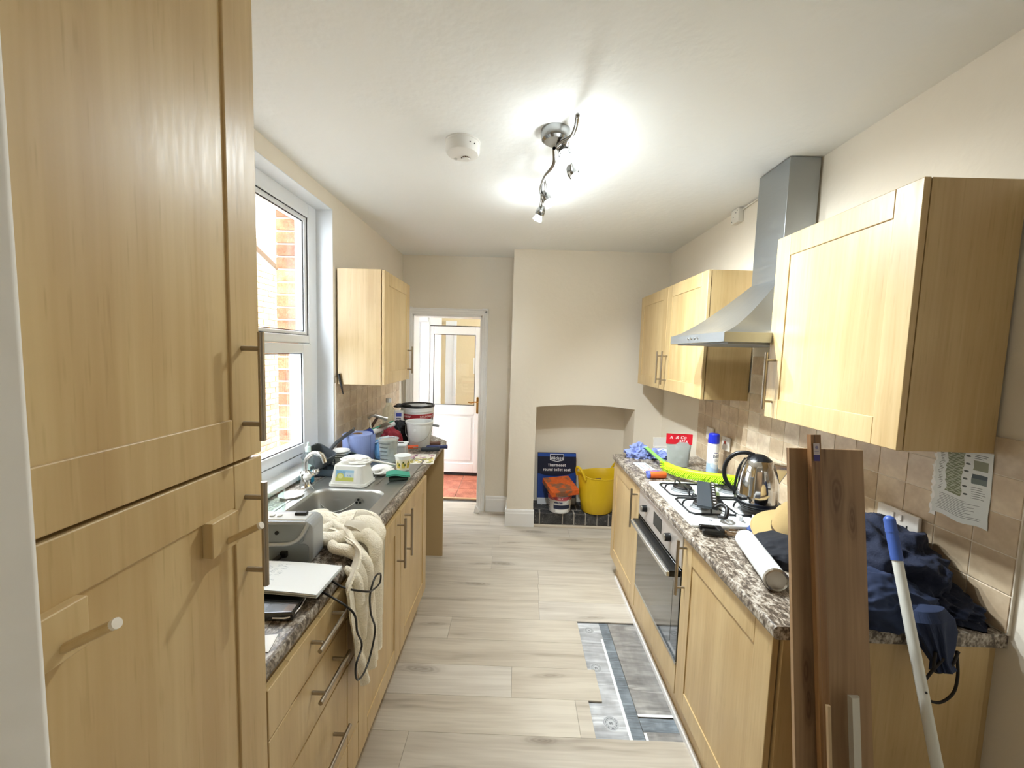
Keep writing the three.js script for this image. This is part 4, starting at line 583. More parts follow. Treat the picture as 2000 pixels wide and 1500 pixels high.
  const bl = thing('blue_packet', 'light blue plastic packet between paper roll and measuring jug', 'packet', [-0.875, TOP, -2.56], 0.3); obj('packet', [mv(lump(0.04, 0.075, 0.035, 77, 0.16, 2, 5, 0.7), 0, 0, 0)], phy('#79b4e6', 0.3), bl); obj('fold', [rot(B(-0.04, 0.05, -0.001, 0.001, -0.03, 0.03, 0.0005), 0, 0, 0.4).translate(0.005, 0.125, 0)], mat('#cfe4f4', 0.4), bl);
  const bo = thing('mixing_bowl', 'white plastic bowl with a pale spoon handle behind the paper roll', 'bowl', [-1.0, TOP, -2.80]); obj('bowl', [lathe([[0, 0.002], [0.05, 0.002], [0.085, 0.08], [0.09, 0.1], [0.087, 0.1], [0.08, 0.08], [0.047, 0.006], [0, 0.005]], 44)], mat('#e9eeee', 0.35), bo); obj('spoon', [rod([0.01, 0.03, 0.03], [-0.045, 0.2, -0.03], 0.006, 10)], mat('#d9d0b8', 0.6), bo);
}
{ // switched socket with a plug on the left tiles
  const s = built('wall_socket', 'white double socket with a plug on the left tiles', 'socket', [XL + 0.008, 0.99, -2.73]); const x = XL + 0.0075;
  obj('plate', [B(x, x + 0.012, 0.955, 1.04, -2.80, -2.655, 0.003, 2)], M.gloss, s); obj('switch', [B(x + 0.011, x + 0.017, 1.005, 1.022, -2.745, -2.73, 0.002)], M.gloss, s); obj('plug', [B(x + 0.011, x + 0.045, 0.965, 1.01, -2.785, -2.735, 0.008, 2)], M.white, s);
}
{ const b = thing('slim_utensil', 'thin black handled tool hanging between window reveal and left wall cabinet', 'tool', [XL + 0.024, 1.33, -2.505]); obj('handle', [rod([0, 0.13, 0.0], [0.014, 0.055, -0.004], 0.0085, 12, 0.007)], M.black, b); obj('blade', [rod([0.014, 0.055, -0.004], [0.024, 0, -0.008], 0.006, 10, 0.003)], M.dark, b); }
{ // radio
  const r = thing('radio', 'silver grey portable radio seen from behind on the worktop', 'radio', [-0.825, TOP, -1.285], 0.07), m = mat('#a9adb0', 0.4, { metalness: 0.25 }), md = mat('#8f989e', 0.42, { metalness: 0.2 }), W = 0.165;
  obj('case', [mv(ext(rrect(2 * W, 0.136, 0.022), 0.075, 0.006), 0, 0.074, -0.045)], m, r);
  const back = obj('back', [mv(ext(rrect(2 * W - 0.012, 0.062, 0.012), 0.006, 0.002), -0.003, 0.039, 0.03)], md, r);
  obj('upper_panel', [mv(rot(ext(rrect(2 * W - 0.03, 0.06, 0.012), 0.004, 0.002), -0.12), -0.008, 0.108, 0.036)], md, r);
  obj('carrying_handle', [tube([[-W + 0.005, 0.075, 0.046], [0.06, 0.0755, 0.048], [0.105, 0.079, 0.048], [0.132, 0.094, 0.047], [0.15, 0.124, 0.042], [0.157, 0.142, 0.034]], 0.0065, 40, 10)], mat('#c0c4c6', 0.35, { metalness: 0.3 }), r);
  obj('top_strip', [B(-W + 0.01, W - 0.02, 0.143, 0.152, -0.03, 0.03, 0.004)], mat('#d5d6d4', 0.45), r);
  for (let i = 0; i < 6; i++) obj('button', [B(-0.075 + i * 0.024, -0.062 + i * 0.024, 0.151, 0.156, -0.004, 0.012, 0.002)], mat('#c4c6c4', 0.4), r);
  obj('aerial_clip', [B(0.095, 0.135, 0.15, 0.162, -0.02, 0.0, 0.004)], M.black, r);
  obj('dial', [mv(rot(CY(0.006, 0.006, 0.004, 16), Math.PI / 2), 0.06, 0.112, 0.043)], M.dark, r);
  const plug = obj('power_lead', [B(0.07, 0.092, 0.03, 0.05, 0.035, 0.05, 0.003), rod([0.075, 0.038, 0.05], [0.04, 0.014, 0.075], 0.0085, 12, 0.006)], M.black, r);
  const pr = paint(512, 128, (x, w, h) => { x.fillStyle = '#949da3'; x.fillRect(0, 0, w, h); x.fillStyle = '#3c4347'; x.font = '34px sans-serif'; x.fillText('AM/FM', 40, 40); x.fillText('DAB+', 60, 88); x.font = '18px sans-serif'; x.fillText('PORTABLE RADIO RECEIVER', 10, 118); });
  const g = fin(new THREE.PlaneGeometry(0.13, 0.034)); rot(g, -0.12); obj('lettering', [mv(g, -0.055, 0.107, 0.0425)], mat('#ffffff', 0.45, { map: pr }), r);
  const c = obj('power_cable', [tube([[-0.79, TOP + 0.012, -1.21], [-0.82, TOP + 0.006, -1.175], [-0.74, TOP + 0.006, -1.19], [-0.66, TOP + 0.006, -1.25], [-0.60, TOP + 0.008, -1.20], [-0.545, TOP + 0.01, -1.16], [-0.50, TOP - 0.005, -1.15], [-0.45, TOP - 0.04, -1.19], [-0.45, TOP - 0.075, -1.26], [-0.45, TOP - 0.085, -1.32], [-0.45, TOP - 0.062, -1.325], [-0.45, TOP - 0.04, -1.27], [-0.45, TOP - 0.07, -1.225], [-0.45, TOP - 0.135, -1.23], [-0.45, TOP - 0.228, -1.27], [-0.45, TOP - 0.285, -1.22], [-0.45, TOP - 0.296, -1.17], [-0.45, TOP - 0.27, -1.118], [-0.45, TOP - 0.22, -1.11], [-0.45, TOP - 0.195, -1.155], [-0.45, TOP - 0.12, -1.12], [-0.45, TOP - 0.04, -1.09], [-0.52, TOP + 0.008, -1.09], [-0.6, TOP + 0.006, -1.13], [-0.7, TOP + 0.006, -1.15]], 0.0032, 220, 8)], M.black); tag(c, 'thin black power cable looping down over the towel', 'cable');
}
{ // notebook over a black case, slip of paper
  const b = thing('black_case', 'black glossy case under the white notebook', 'case', [-0.64, TOP, -1.03], 0.1); obj('case', [B(-0.09, 0.07, 0, 0.024, -0.055, 0.05, 0.006, 2)], phy('#0d0e10', 0.15, { clearcoat: 0.6 }), b); obj('clasp', [tube([[0.02, 0.012, 0.052], [0.06, 0.012, 0.05], [0.072, 0.014, 0.02], [0.071, 0.018, -0.03]], 0.0025, 30, 8)], M.chrome, b);
  const lab = paint(512, 512, (x, w, h) => { x.fillStyle = '#f1f3f2'; x.fillRect(0, 0, w, h); x.strokeStyle = '#8a93a0'; x.lineWidth = 2.5; for (let i = 0; i < 20; i++) for (let j = 0; j < 9; j++) { if (hash(i, j, 5) < 0.35 || (j > 4)) continue; const a = 40 + i * 22, b = 30 + j * 42; x.beginPath(); x.moveTo(b, a); for (let k = 0; k < 5; k++) x.lineTo(b + 6 + k * 6, a + (hash(i * 9 + k, j, 8) - 0.5) * 12); x.stroke(); } });
  const n = thing('notebook', 'open white notebook with handwriting jutting over the worktop edge', 'notebook', [-0.68, TOP + 0.028, -1.125], -0.03), f = (o) => (u, v) => [-0.125 + 0.275 * u, o + 0.004 * Math.sin(u * 3) - 0.004 * u, -0.075 + 0.15 * v];
  obj('pages', [sheet(f(0.008), 16, 6, 0.005)], mat('#fff', 0.7, { map: lab }), n); obj('cover', [sheet(f(0.0025), 16, 6, 0.002)], mat('#d9dbd8', 0.6), n);
  const s = obj('paper_slip', [boxUV(mv(rot(B(-0.022, 0.022, 0, 0.0012, -0.03, 0.03, 0), 0, 0.2), -0.59, TOP + 0.0005, -0.905))], M.white); tag(s, 'small white paper slip on the near end of the left worktop', 'paper');
}
{ // towel over the sink edge and down the front of the units
  const path = [[-0.80, TOP + 0.03, -1.50], [-0.72, TOP + 0.045, -1.49], [-0.64, TOP + 0.05, -1.43], [-0.575, TOP + 0.045, -1.36], [-0.51, TOP + 0.005, -1.29], [-0.494, TOP - 0.1, -1.285], [-0.49, TOP - 0.24, -1.30], [-0.489, TOP - 0.395, -1.325]].map((p) => V(...p));
  const cv = new THREE.CatmullRomCurve3(path), wd = [0.07, 0.09, 0.12, 0.15, 0.165, 0.155, 0.125, 0.085];
  const g1 = sheet((u, v) => { const p = cv.getPoint(v), k = v * 7, i = Math.min(6, Math.floor(k)), w = mixn(wd[i], wd[i + 1], k - i), s = (u - 0.5) * 2, fold = 0.012 * Math.sin(u * 13 + v * 2.5) + 0.007 * Math.sin(u * 29 + v * 5 + 1) + 0.006 * (fb(u, v, 5, 9, 3, 131) - 0.5), hang = sst(0.42, 0.6, v);
    return [p.x + mixn(s * w * 0.55, 0, hang) + fold * hang + 0.003, p.y + fold * (1 - hang) + 0.004 * Math.sin(v * 20) - hang * 0.012 * Math.sin(u * 3), p.z + s * mixn(w * 0.8, w, hang)]; }, 60, 80, -0.008);
  const g2 = sheet((u, v) => { const s = (u - 0.5) * 2, fold = 0.008 * Math.sin(u * 8 + 1 + v * 3); return v < 0.4 ? [mixn(-0.60, -0.512, v / 0.4), TOP + 0.075 - 0.06 * (v / 0.4) ** 3 + fold, -1.44 + s * 0.06] : [-0.504 + fold, TOP + 0.015 - (v - 0.4) * 0.53 - 0.02 * s, -1.44 + s * 0.055 - 0.02 * v]; }, 30, 50, -0.008);
  const t = obj('towel', [g1, g2,
    roll([[-0.88, TOP + 0.03, -1.46], [-0.80, TOP + 0.042, -1.51], [-0.70, TOP + 0.035, -1.52], [-0.64, TOP + 0.03, -1.50]], 0.04, 0.8, 141),
    roll([[-0.72, TOP + 0.03, -1.49], [-0.64, TOP + 0.048, -1.53], [-0.57, TOP + 0.045, -1.535], [-0.515, TOP + 0.025, -1.50]], 0.036, 0.8, 143),
    roll([[-0.74, TOP + 0.025, -1.42], [-0.65, TOP + 0.045, -1.46], [-0.56, TOP + 0.05, -1.475], [-0.505, TOP + 0.03, -1.45], [-0.495, TOP + 0.0, -1.41]], 0.036, 0.85, 145),
    roll([[-0.74, TOP + 0.026, -1.385], [-0.68, TOP + 0.034, -1.375], [-0.62, TOP + 0.04, -1.37], [-0.54, TOP + 0.042, -1.40], [-0.495, TOP + 0.015, -1.39], [-0.485, TOP - 0.04, -1.36]], 0.032, 0.85, 147),
    roll([[-0.635, TOP + 0.034, -1.36], [-0.605, TOP + 0.034, -1.315], [-0.54, TOP + 0.028, -1.30], [-0.492, TOP + 0.0, -1.29], [-0.482, TOP - 0.08, -1.285], [-0.481, TOP - 0.2, -1.29]], 0.024, 0.9, 149),
    roll([[-0.53, TOP + 0.02, -1.22], [-0.495, TOP - 0.01, -1.215], [-0.484, TOP - 0.09, -1.22], [-0.481, TOP - 0.24, -1.25]], 0.02, 0.9, 151)], M.terry); tag(t, 'cream towel bunched at the sink and hanging over the drawers', 'towel');
}

// ---------------------------------------------------------------- hob and right worktop
{
  const h = built('gas_hob', 'white enamel gas hob with black pan supports set in the right worktop', 'hob', [1.01, TOP, -1.945]), y = TOP, en = phy('#f0f3f3', 0.16, { clearcoat: 0.5 });
  obj('plate', [boxUV(mv(rot(ext(rrect(0.492, 0.572, 0.02), 0.006, 0.004), -Math.PI / 2), 1.01, y + 0.004, -1.94)), boxUV(mv(rot(ext(rrect(0.44, 0.5, 0.04), 0.002, 0.001), -Math.PI / 2), 1.01, y + 0.0125, -1.955))], en, h);
  const bc = mat('#2b2827', 0.6), bx = [[0.895, -2.085, 0.047], [1.135, -2.085, 0.037], [0.88, -1.85, 0.03], [1.115, -1.83, 0.047]];
  for (const [x, z, r] of bx) { const b = obj('burner', [mv(lathe([[0, 0], [r + 0.012, 0], [r + 0.012, 0.005], [r + 0.003, 0.008], [r + 0.002, 0.016], [0, 0.016]], 36), x, y + 0.014, z)], M.grey, h); obj('burner_cap', [mv(lathe([[0, 0.016], [r, 0.016], [r, 0.022], [r - 0.004, 0.025], [0, 0.026]], 36), x, y + 0.014, z)], bc, b); }
  const sup = (z0, z1) => { const Y = y + 0.048, gs = [], x0 = 0.80, x1 = 1.235, c = 0.02, o = []; for (const [X, Z] of [[x0, z0 + c], [x0 + c, z0], [x1 - c, z0], [x1, z0 + c], [x1, z1 - c], [x1 - c, z1], [x0 + c, z1], [x0, z1 - c]]) o.push([X, y + 0.02, Z]);
    for (let i = 0; i < 8; i++) gs.push(rod(o[i], o[(i + 1) % 8], 0.0042, 8));
    gs.push(rod([1.01, y + 0.02, z0], [1.01, y + 0.02, z1], 0.0042, 8));
    for (const bxx of [0.89, 1.13]) { const zc = (z0 + z1) / 2; for (const [dx, dz, e] of [[1, 0, 0.105], [-1, 0, 0.09], [0, 1, (z1 - z0) / 2], [0, -1, (z1 - z0) / 2]]) { gs.push(tube([[bxx + dx * e, y + 0.02, zc + dz * e], [bxx + dx * (e - 0.008), Y - 0.006, zc + dz * (e - 0.008)], [bxx + dx * (e - 0.022), Y, zc + dz * (e - 0.022)], [bxx + dx * 0.025, Y, zc + dz * 0.025]], 0.0042, 16, 7)); } }
    return gs; };
  obj('pan_support', sup(-2.175, -1.985), mat('#17181a', 0.45), h); obj('pan_support', sup(-1.955, -1.755), mat('#17181a', 0.45), h);
  for (let i = 0; i < 4; i++) obj('knob', [mv(lathe([[0, 0.03], [0.011, 0.029], [0.0145, 0.009], [0.024, 0.004], [0.025, 0], [0, 0]], 28), 0.915 + i * 0.068, y + 0.011, -1.70), rot(B(-0.0035, 0.0035, 0.008, 0.03, -0.016, 0.016, 0.003, 2), 0, 0.2).translate(0.915 + i * 0.068, y + 0.011, -1.70)], en, h);
  obj('ignition_button', [mv(lathe([[0, 0.006], [0.007, 0.005], [0.009, 0], [0, 0]], 20), 0.86, y + 0.011, -1.70)], M.grey, h);
}
{ // kettle
  const k = thing('kettle', 'polished steel kettle with black handle standing on the hob', 'kettle', [1.105, TOP + 0.053, -1.79], -0.5), bl = mat('#15171a', 0.35);
  obj('body', [lathe([[0.086, 0.03], [0.0865, 0.05], [0.085, 0.09], [0.08, 0.135], [0.071, 0.175], [0.06, 0.204], [0.052, 0.214], [0, 0.216]], 64)], M.chrome, k);
  obj('base', [lathe([[0, 0], [0.07, 0], [0.073, 0.004], [0.072, 0.01], [0.085, 0.013], [0.0895, 0.018], [0.0895, 0.03], [0.086, 0.033], [0, 0.033]], 56)], bl, k);
  obj('lid', [lathe([[0.0, 0.238], [0.02, 0.236], [0.034, 0.228], [0.048, 0.217], [0.053, 0.21], [0, 0.205]], 44), B(-0.045, -0.01, 0.216, 0.234, -0.016, 0.016, 0.006, 2)], bl, k);
  obj('handle', [tube([[-0.02, 0.232, 0.0], [-0.055, 0.238, 0.0], [-0.095, 0.226, 0.0], [-0.126, 0.19, 0.0], [-0.136, 0.145, 0.0], [-0.13, 0.105, 0.0], [-0.112, 0.075, 0.0], [-0.09, 0.055, 0.0]], 0.0095, 60, 12).scale(1, 1, 1), tube([[-0.052, 0.212, 0.0], [-0.073, 0.17, 0.0], [-0.084, 0.11, 0.0], [-0.088, 0.035, 0.0]], 0.007, 30, 10)], bl, k);
  obj('spout', [ext([[0.04, 0.205], [0.118, 0.2], [0.102, 0.172], [0.079, 0.125], [0.072, 0.13]], 0.03, 0.004).translate(0, 0, -0.015)], M.chrome, k);
  obj('gauge', [mv(rot(B(-0.006, 0.006, 0, 0.09, -0.002, 0.002, 0.002), 0, 0.2), -0.028, 0.06, 0.081)], M.grey, k);
  obj('cord', [toLocal(tube([[1.215, TOP + 0.055, -1.90], [1.28, TOP + 0.03, -1.86], [1.30, TOP + 0.012, -1.80], [1.24, TOP + 0.03, -1.76], [1.28, TOP + 0.045, -1.72], [1.31, TOP + 0.014, -1.66], [1.25, TOP + 0.02, -1.62]], 0.0036, 90, 8), k), toLocal(tube([[1.22, TOP + 0.03, -1.83], [1.27, TOP + 0.055, -1.80], [1.29, TOP + 0.03, -1.74], [1.25, TOP + 0.012, -1.70]], 0.0034, 50, 8), k)], M.black, k);
  const d = obj('thin_cable', [tube([[0.91, TOP + 0.055, -1.885], [0.955, TOP + 0.02, -1.82], [1.0, TOP + 0.016, -1.74], [1.01, TOP + 0.006, -1.63], [1.03, TOP + 0.006, -1.57]], 0.0032, 60, 8)], M.black); tag(d, 'thin black cable crossing the white hob diagonally', 'cable');
}
{ // black perforated guide bracket standing on the hob
  const g = thing('perforated_case', 'dark grey plastic case with a row of holes standing on the hob', 'case', [0.935, TOP + 0.053, -1.905], -0.42), m = mat('#3b434a', 0.45);
  obj('case', [B(-0.042, 0.02, 0, 0.014, -0.19, 0.19, 0.004, 2)], m, g); obj('rail', [B(0.02, 0.042, 0, 0.018, -0.19, 0.19, 0.003, 2)], M.black, g);
  for (let i = 0; i < 8; i++) obj('hole', [mv(CY(0.006, 0.006, 0.001, 14), 0.031, 0.0185, -0.15 + i * 0.042)], M.white, g);
  obj('strap', [tube([[0.03, 0.01, 0.185], [0.055, 0.025, 0.175], [0.075, 0.02, 0.2], [0.07, -0.012, 0.225], [0.045, -0.02, 0.21]], 0.009, 30, 8)], M.black, g);
}
{ // scrubbing brush
  const b = built('scrubbing_brush', 'long neon green brush with bristles lying across the hob edge', 'brush', [1.02, TOP + 0.05, -2.45]), lime = mat('#b6e524', 0.45), gr = mat('#86cf5a', 0.4);
  const P = [[0.925, TOP + 0.075, -2.77], [0.932, TOP + 0.065, -2.65], [0.936, TOP + 0.058, -2.5], [0.94, TOP + 0.056, -2.41]], H = [[0.93, TOP + 0.058, -2.43], [0.962, TOP + 0.062, -2.31], [1.03, TOP + 0.066, -2.225], [1.12, TOP + 0.07, -2.17], [1.22, TOP + 0.072, -2.13]];
  const hc = new THREE.CatmullRomCurve3(H.map((p) => V(...p)));
  obj('handle', [tube(P, 0.0115, 30, 12)], gr, b); obj('hang_ring', [mv(rot(fin(new THREE.TorusGeometry(0.014, 0.005, 8, 24)), 1.2, 0.3), 0.922, TOP + 0.077, -2.785)], mat('#b9ded0', 0.4), b);
  obj('head', [tube(H, 0.0165, 50, 12)], lime, b);
  const tufts = []; for (let i = 0; i < 42; i++) for (let j = 0; j < 4; j++) { const p = hc.getPoint(0.01 + 0.98 * i / 41), a = -0.7 + j * 0.62, q = [p.x - 0.031 * Math.sin(a + 0.45) - 0.006, p.y - 0.036 * Math.cos(a), p.z + 0.03 * Math.sin(a + 0.5) + rr(-0.003, 0.003)]; tufts.push(rod([p.x, p.y, p.z], q, 0.0042, 5, 0.003)); }
  for (let j = 0; j < 9; j++) { const a = j / 9 * 6.28; tufts.push(rod([0.93, TOP + 0.058, -2.43], [0.90 + rr(-0.004, 0.004), TOP + 0.058 + 0.02 * Math.cos(a), -2.43 + 0.024 * Math.sin(a)], 0.0042, 5, 0.003)); }
  obj('bristles', tufts, mat('#c4ec2e', 0.6), b).userData.kind = 'stuff';
}
{ // gloves, leaflet, scraper, sachet, spray can
  const gm = mat('#8593cf', 0.6);
  for (const [p, s, r, lb] of [[[0.875, TOP, -2.815], 151, [0.07, 0.06, 0.05], 'crumpled blue rubber glove nearest the far corner of the right worktop'], [[1.01, TOP, -2.80], 157, [0.07, 0.04, 0.045], 'crumpled blue rubber glove beside the red topped sachet']]) { const g = thing('rubber_glove', lb, 'glove', p); obj('glove', [lump(r[0], r[1], r[2], s, 0.5, 2.1, 6, 0.35)], gm, g); }
  const ct = obj('glove_cuff', [tube([[1.0, TOP + 0.035, -2.80], [1.05, TOP + 0.05, -2.80], [1.085, TOP + 0.045, -2.79]], 0.02, 16, 12)], mat('#c9cfe0', 0.6)); tag(ct, 'pale rolled glove cuff between second glove and sachet', 'glove');
  const lab = paint(256, 512, (x, w, h) => { x.fillStyle = '#dfe0e3'; x.fillRect(0, 0, w, h); x.fillStyle = '#e8713f'; x.fillRect(0, 360, w, 152); x.fillStyle = '#f3f3f1'; x.fillRect(20, 380, 150, 50); x.fillStyle = '#c64038'; x.font = 'bold 70px sans-serif'; x.fillText('X', 110, 190); x.fillText('II', 120, 340); x.fillStyle = '#9aa0a8'; x.fillRect(30, 40, 30, 280); x.fillRect(190, 60, 26, 200); });
  const l = thing('blade_pack', 'grey and orange printed card pack on the right worktop', 'pack', [0.845, TOP, -2.52], 0.08); obj('card', [B(-0.042, 0.042, 0, 0.006, -0.12, 0.12, 0.001)], M.white, l); const g = fin(new THREE.PlaneGeometry(0.082, 0.236)); rot(g, -Math.PI / 2); obj('print', [mv(g, 0, 0.0066, 0)], mat('#fff', 0.3, { map: lab }), l);
  const s = thing('paint_scraper', 'orange gripped scraper with blue ends lying by the hob corner', 'scraper', [0.845, TOP + 0.021, -2.325], 0.12); obj('grip', [rot(lathe([[0, -0.05], [0.019, -0.05], [0.0205, -0.044], [0.0205, 0.04], [0.018, 0.05], [0, 0.05]], 28), 0, 0, Math.PI / 2)], mat('#ee6d2e', 0.5), s); obj('end', [rot(lathe([[0, -0.06], [0.017, -0.06], [0.0205, -0.054], [0.02, -0.048], [0, -0.048]], 24), 0, 0, -Math.PI / 2)], mat('#5a6cc0', 0.5), s); obj('back', [B(-0.058, 0.03, 0.0, 0.017, -0.034, -0.014, 0.006, 2)], mat('#4d5fb4', 0.5), s);
  const po = obj('pale_offcut', [rot(B(-0.055, 0.055, 0, 0.135, -0.006, 0.006, 0.001), -0.08, 0.05).translate(1.055, TOP, -2.855), rot(B(-0.05, 0.055, 0.0, 0.07, 0.007, 0.013, 0.001), -0.08, 0.05).translate(1.055, TOP, -2.855)], mat('#d6d0c6', 0.6)); tag(po, 'pale grey board offcuts standing at the far worktop end behind the gloves', 'offcut');
  const hd = paint(512, 256, (x, w, h) => { x.fillStyle = '#d5172f'; x.fillRect(0, 0, w, h); x.fillStyle = '#f4e9e8'; x.font = 'italic bold 96px serif'; x.fillText('& Co', 170, 120); x.fillText('Mix', 240, 210); x.font = 'bold 90px serif'; x.fillText('A', 60, 120); });
  const k = thing('sachet', 'clear plastic sachet with a red printed header standing by the wall', 'sachet', [1.075, TOP, -2.60], -0.12), film = phy('#dfe3e0', 0.1, { transmission: 0.6, thickness: 0 });
  const bag = (b) => sheet((u, v) => { const s2 = (u - 0.5) * 2, w = 0.066 + 0.012 * v, d = (0.022 * (1 - v * v) + 0.002) * Math.sqrt(Math.max(0, 1 - s2 * s2)) + 0.006 * (fb(u, v, 5, 6, 3, 161 + (b > 0 ? 0 : 5)) - 0.5) * (1 - Math.abs(s2)); return [s2 * w, 0.004 + v * 0.158, b * d]; }, 28, 24, b > 0 ? -0.0006 : 0.0006);
  obj('film', [bag(1), bag(-1)], film, k); obj('filling', [bag(0.8).scale(0.93, 0.72, 1), bag(-0.8).scale(0.93, 0.72, 1)], mat('#a3a6a3', 0.6), k);
  const tp = (o) => sheet((u, v) => [(u - 0.5) * 0.162, 0.148 + v * 0.068, o + 0.003 * Math.sin(u * 7)], 16, 4, 0.001); obj('header', [tp(0.004), tp(-0.003)], mat('#fff', 0.35, { map: hd }), k);
  const lb2 = paint(1024, 512, (x, w, h) => { x.fillStyle = '#f3f4f6'; x.fillRect(0, 0, w, h); for (let r = 0; r < 2; r++) { const o = r * 512; x.fillStyle = '#a9c4e2'; x.fillRect(o, 330, 512, 182); x.fillStyle = '#cfdff0'; x.beginPath(); x.ellipse(o + 256, 360, 200, 70, 0, 0, 7); x.fill(); x.fillStyle = '#7fa3cc'; x.beginPath(); x.ellipse(o + 330, 430, 60, 50, 0, 0, 7); x.fill(); x.fillStyle = '#f3f4f6'; x.beginPath(); x.ellipse(o + 250, 260, 150, 90, 0, 0, 7); x.fill(); x.fillStyle = '#1d2550'; x.font = 'bold 88px sans-serif'; x.fillText('DAMP', o + 118, 220); x.font = '62px sans-serif'; x.fillText('SEAL', o + 170, 292); x.fillStyle = '#39408c'; x.fillRect(o + 150, 120, 130, 16); } });
  const c = thing('spray_can', 'white aerosol can with blue cap beside the wall socket', 'spray can', [1.235, TOP, -2.47], 2.0); obj('can', [lathe([[0, 0.002], [0.031, 0], [0.033, 0.004], [0.033, 0.18], [0.03, 0.192], [0.02, 0.198], [0, 0.198]], 40)], mat('#eceef0', 0.35), c); obj('label', [mv(CY(0.0333, 0.0333, 0.172, 40, true), 0, 0.092, 0)], mat('#fff', 0.35, { map: lb2 }), c); obj('cap', [lathe([[0, 0.25], [0.027, 0.25], [0.031, 0.245], [0.0325, 0.2], [0.0325, 0.192], [0, 0.192]], 40)], mat('#1d2fc0', 0.35), c);
}
{ // tools in front of the hob
  const t = thing('pliers', 'black handled steel pliers lying in front of the hob', 'pliers', [0.878, TOP + 0.014, -1.59], -0.12);
  obj('handle', [B(-0.105, -0.03, -0.008, 0.012, -0.034, -0.014, 0.006, 2), B(-0.105, -0.03, -0.008, 0.012, 0.008, 0.03, 0.006, 2), B(-0.045, -0.02, -0.008, 0.016, -0.026, 0.026, 0.006, 2)], M.black, t);
  const br = mat('#a08a72', 0.35, { metalness: 0.9 }); for (const [a, b, z] of [[-0.03, 0.045, -0.014], [-0.03, 0.055, 0.01], [-0.015, 0.05, 0.026]]) obj('jaw', [rod([a, 0.004, z], [b, 0.0, z * 1.6], 0.007, 10, 0.003)], br, t); obj('bolt', [mv(CY(0.011, 0.011, 0.026, 6), -0.008, 0, 0.0)], M.steel, t);
  const s = thing('steel_rod', 'long tapered steel rod lying behind the white tube', 'rod', [0.99, TOP + 0.02, -1.60]); obj('rod', [rod([0, -0.012, 0.01], [0.24, 0.012, -0.14], 0.008, 12, 0.011)], M.steel, s); obj('ferrule', [rod([-0.028, -0.012, 0.027], [0.0, -0.012, 0.01], 0.011, 12)], mat('#6d5040', 0.5), s);
  const w = thing('cardboard_tube', 'white ribbed cylinder with grey metal end lying towards the viewer', 'tube', [0.856, TOP + 0.036, -1.345], -0.22), R = 0.0345, L = 0.29;
  const prof = []; for (let i = 0; i <= 60; i++) { const y = -L / 2 + L * i / 60; prof.push([R + (i % 4 < 2 ? 0 : -0.0006), y]); } obj('body', [rot(lathe([[0, -L / 2], ...prof, [0, L / 2]], 48, 0.3), Math.PI / 2)], mat('#e9edef', 0.45), w); obj('end_cap', [rot(lathe([[0, L / 2 + 0.001], [R - 0.006, L / 2 + 0.001], [R - 0.003, L / 2 + 0.006], [R + 0.0015, L / 2 + 0.005], [R + 0.0015, L / 2 - 0.006], [R, L / 2 - 0.006]], 48), Math.PI / 2)], M.steel, w);
}
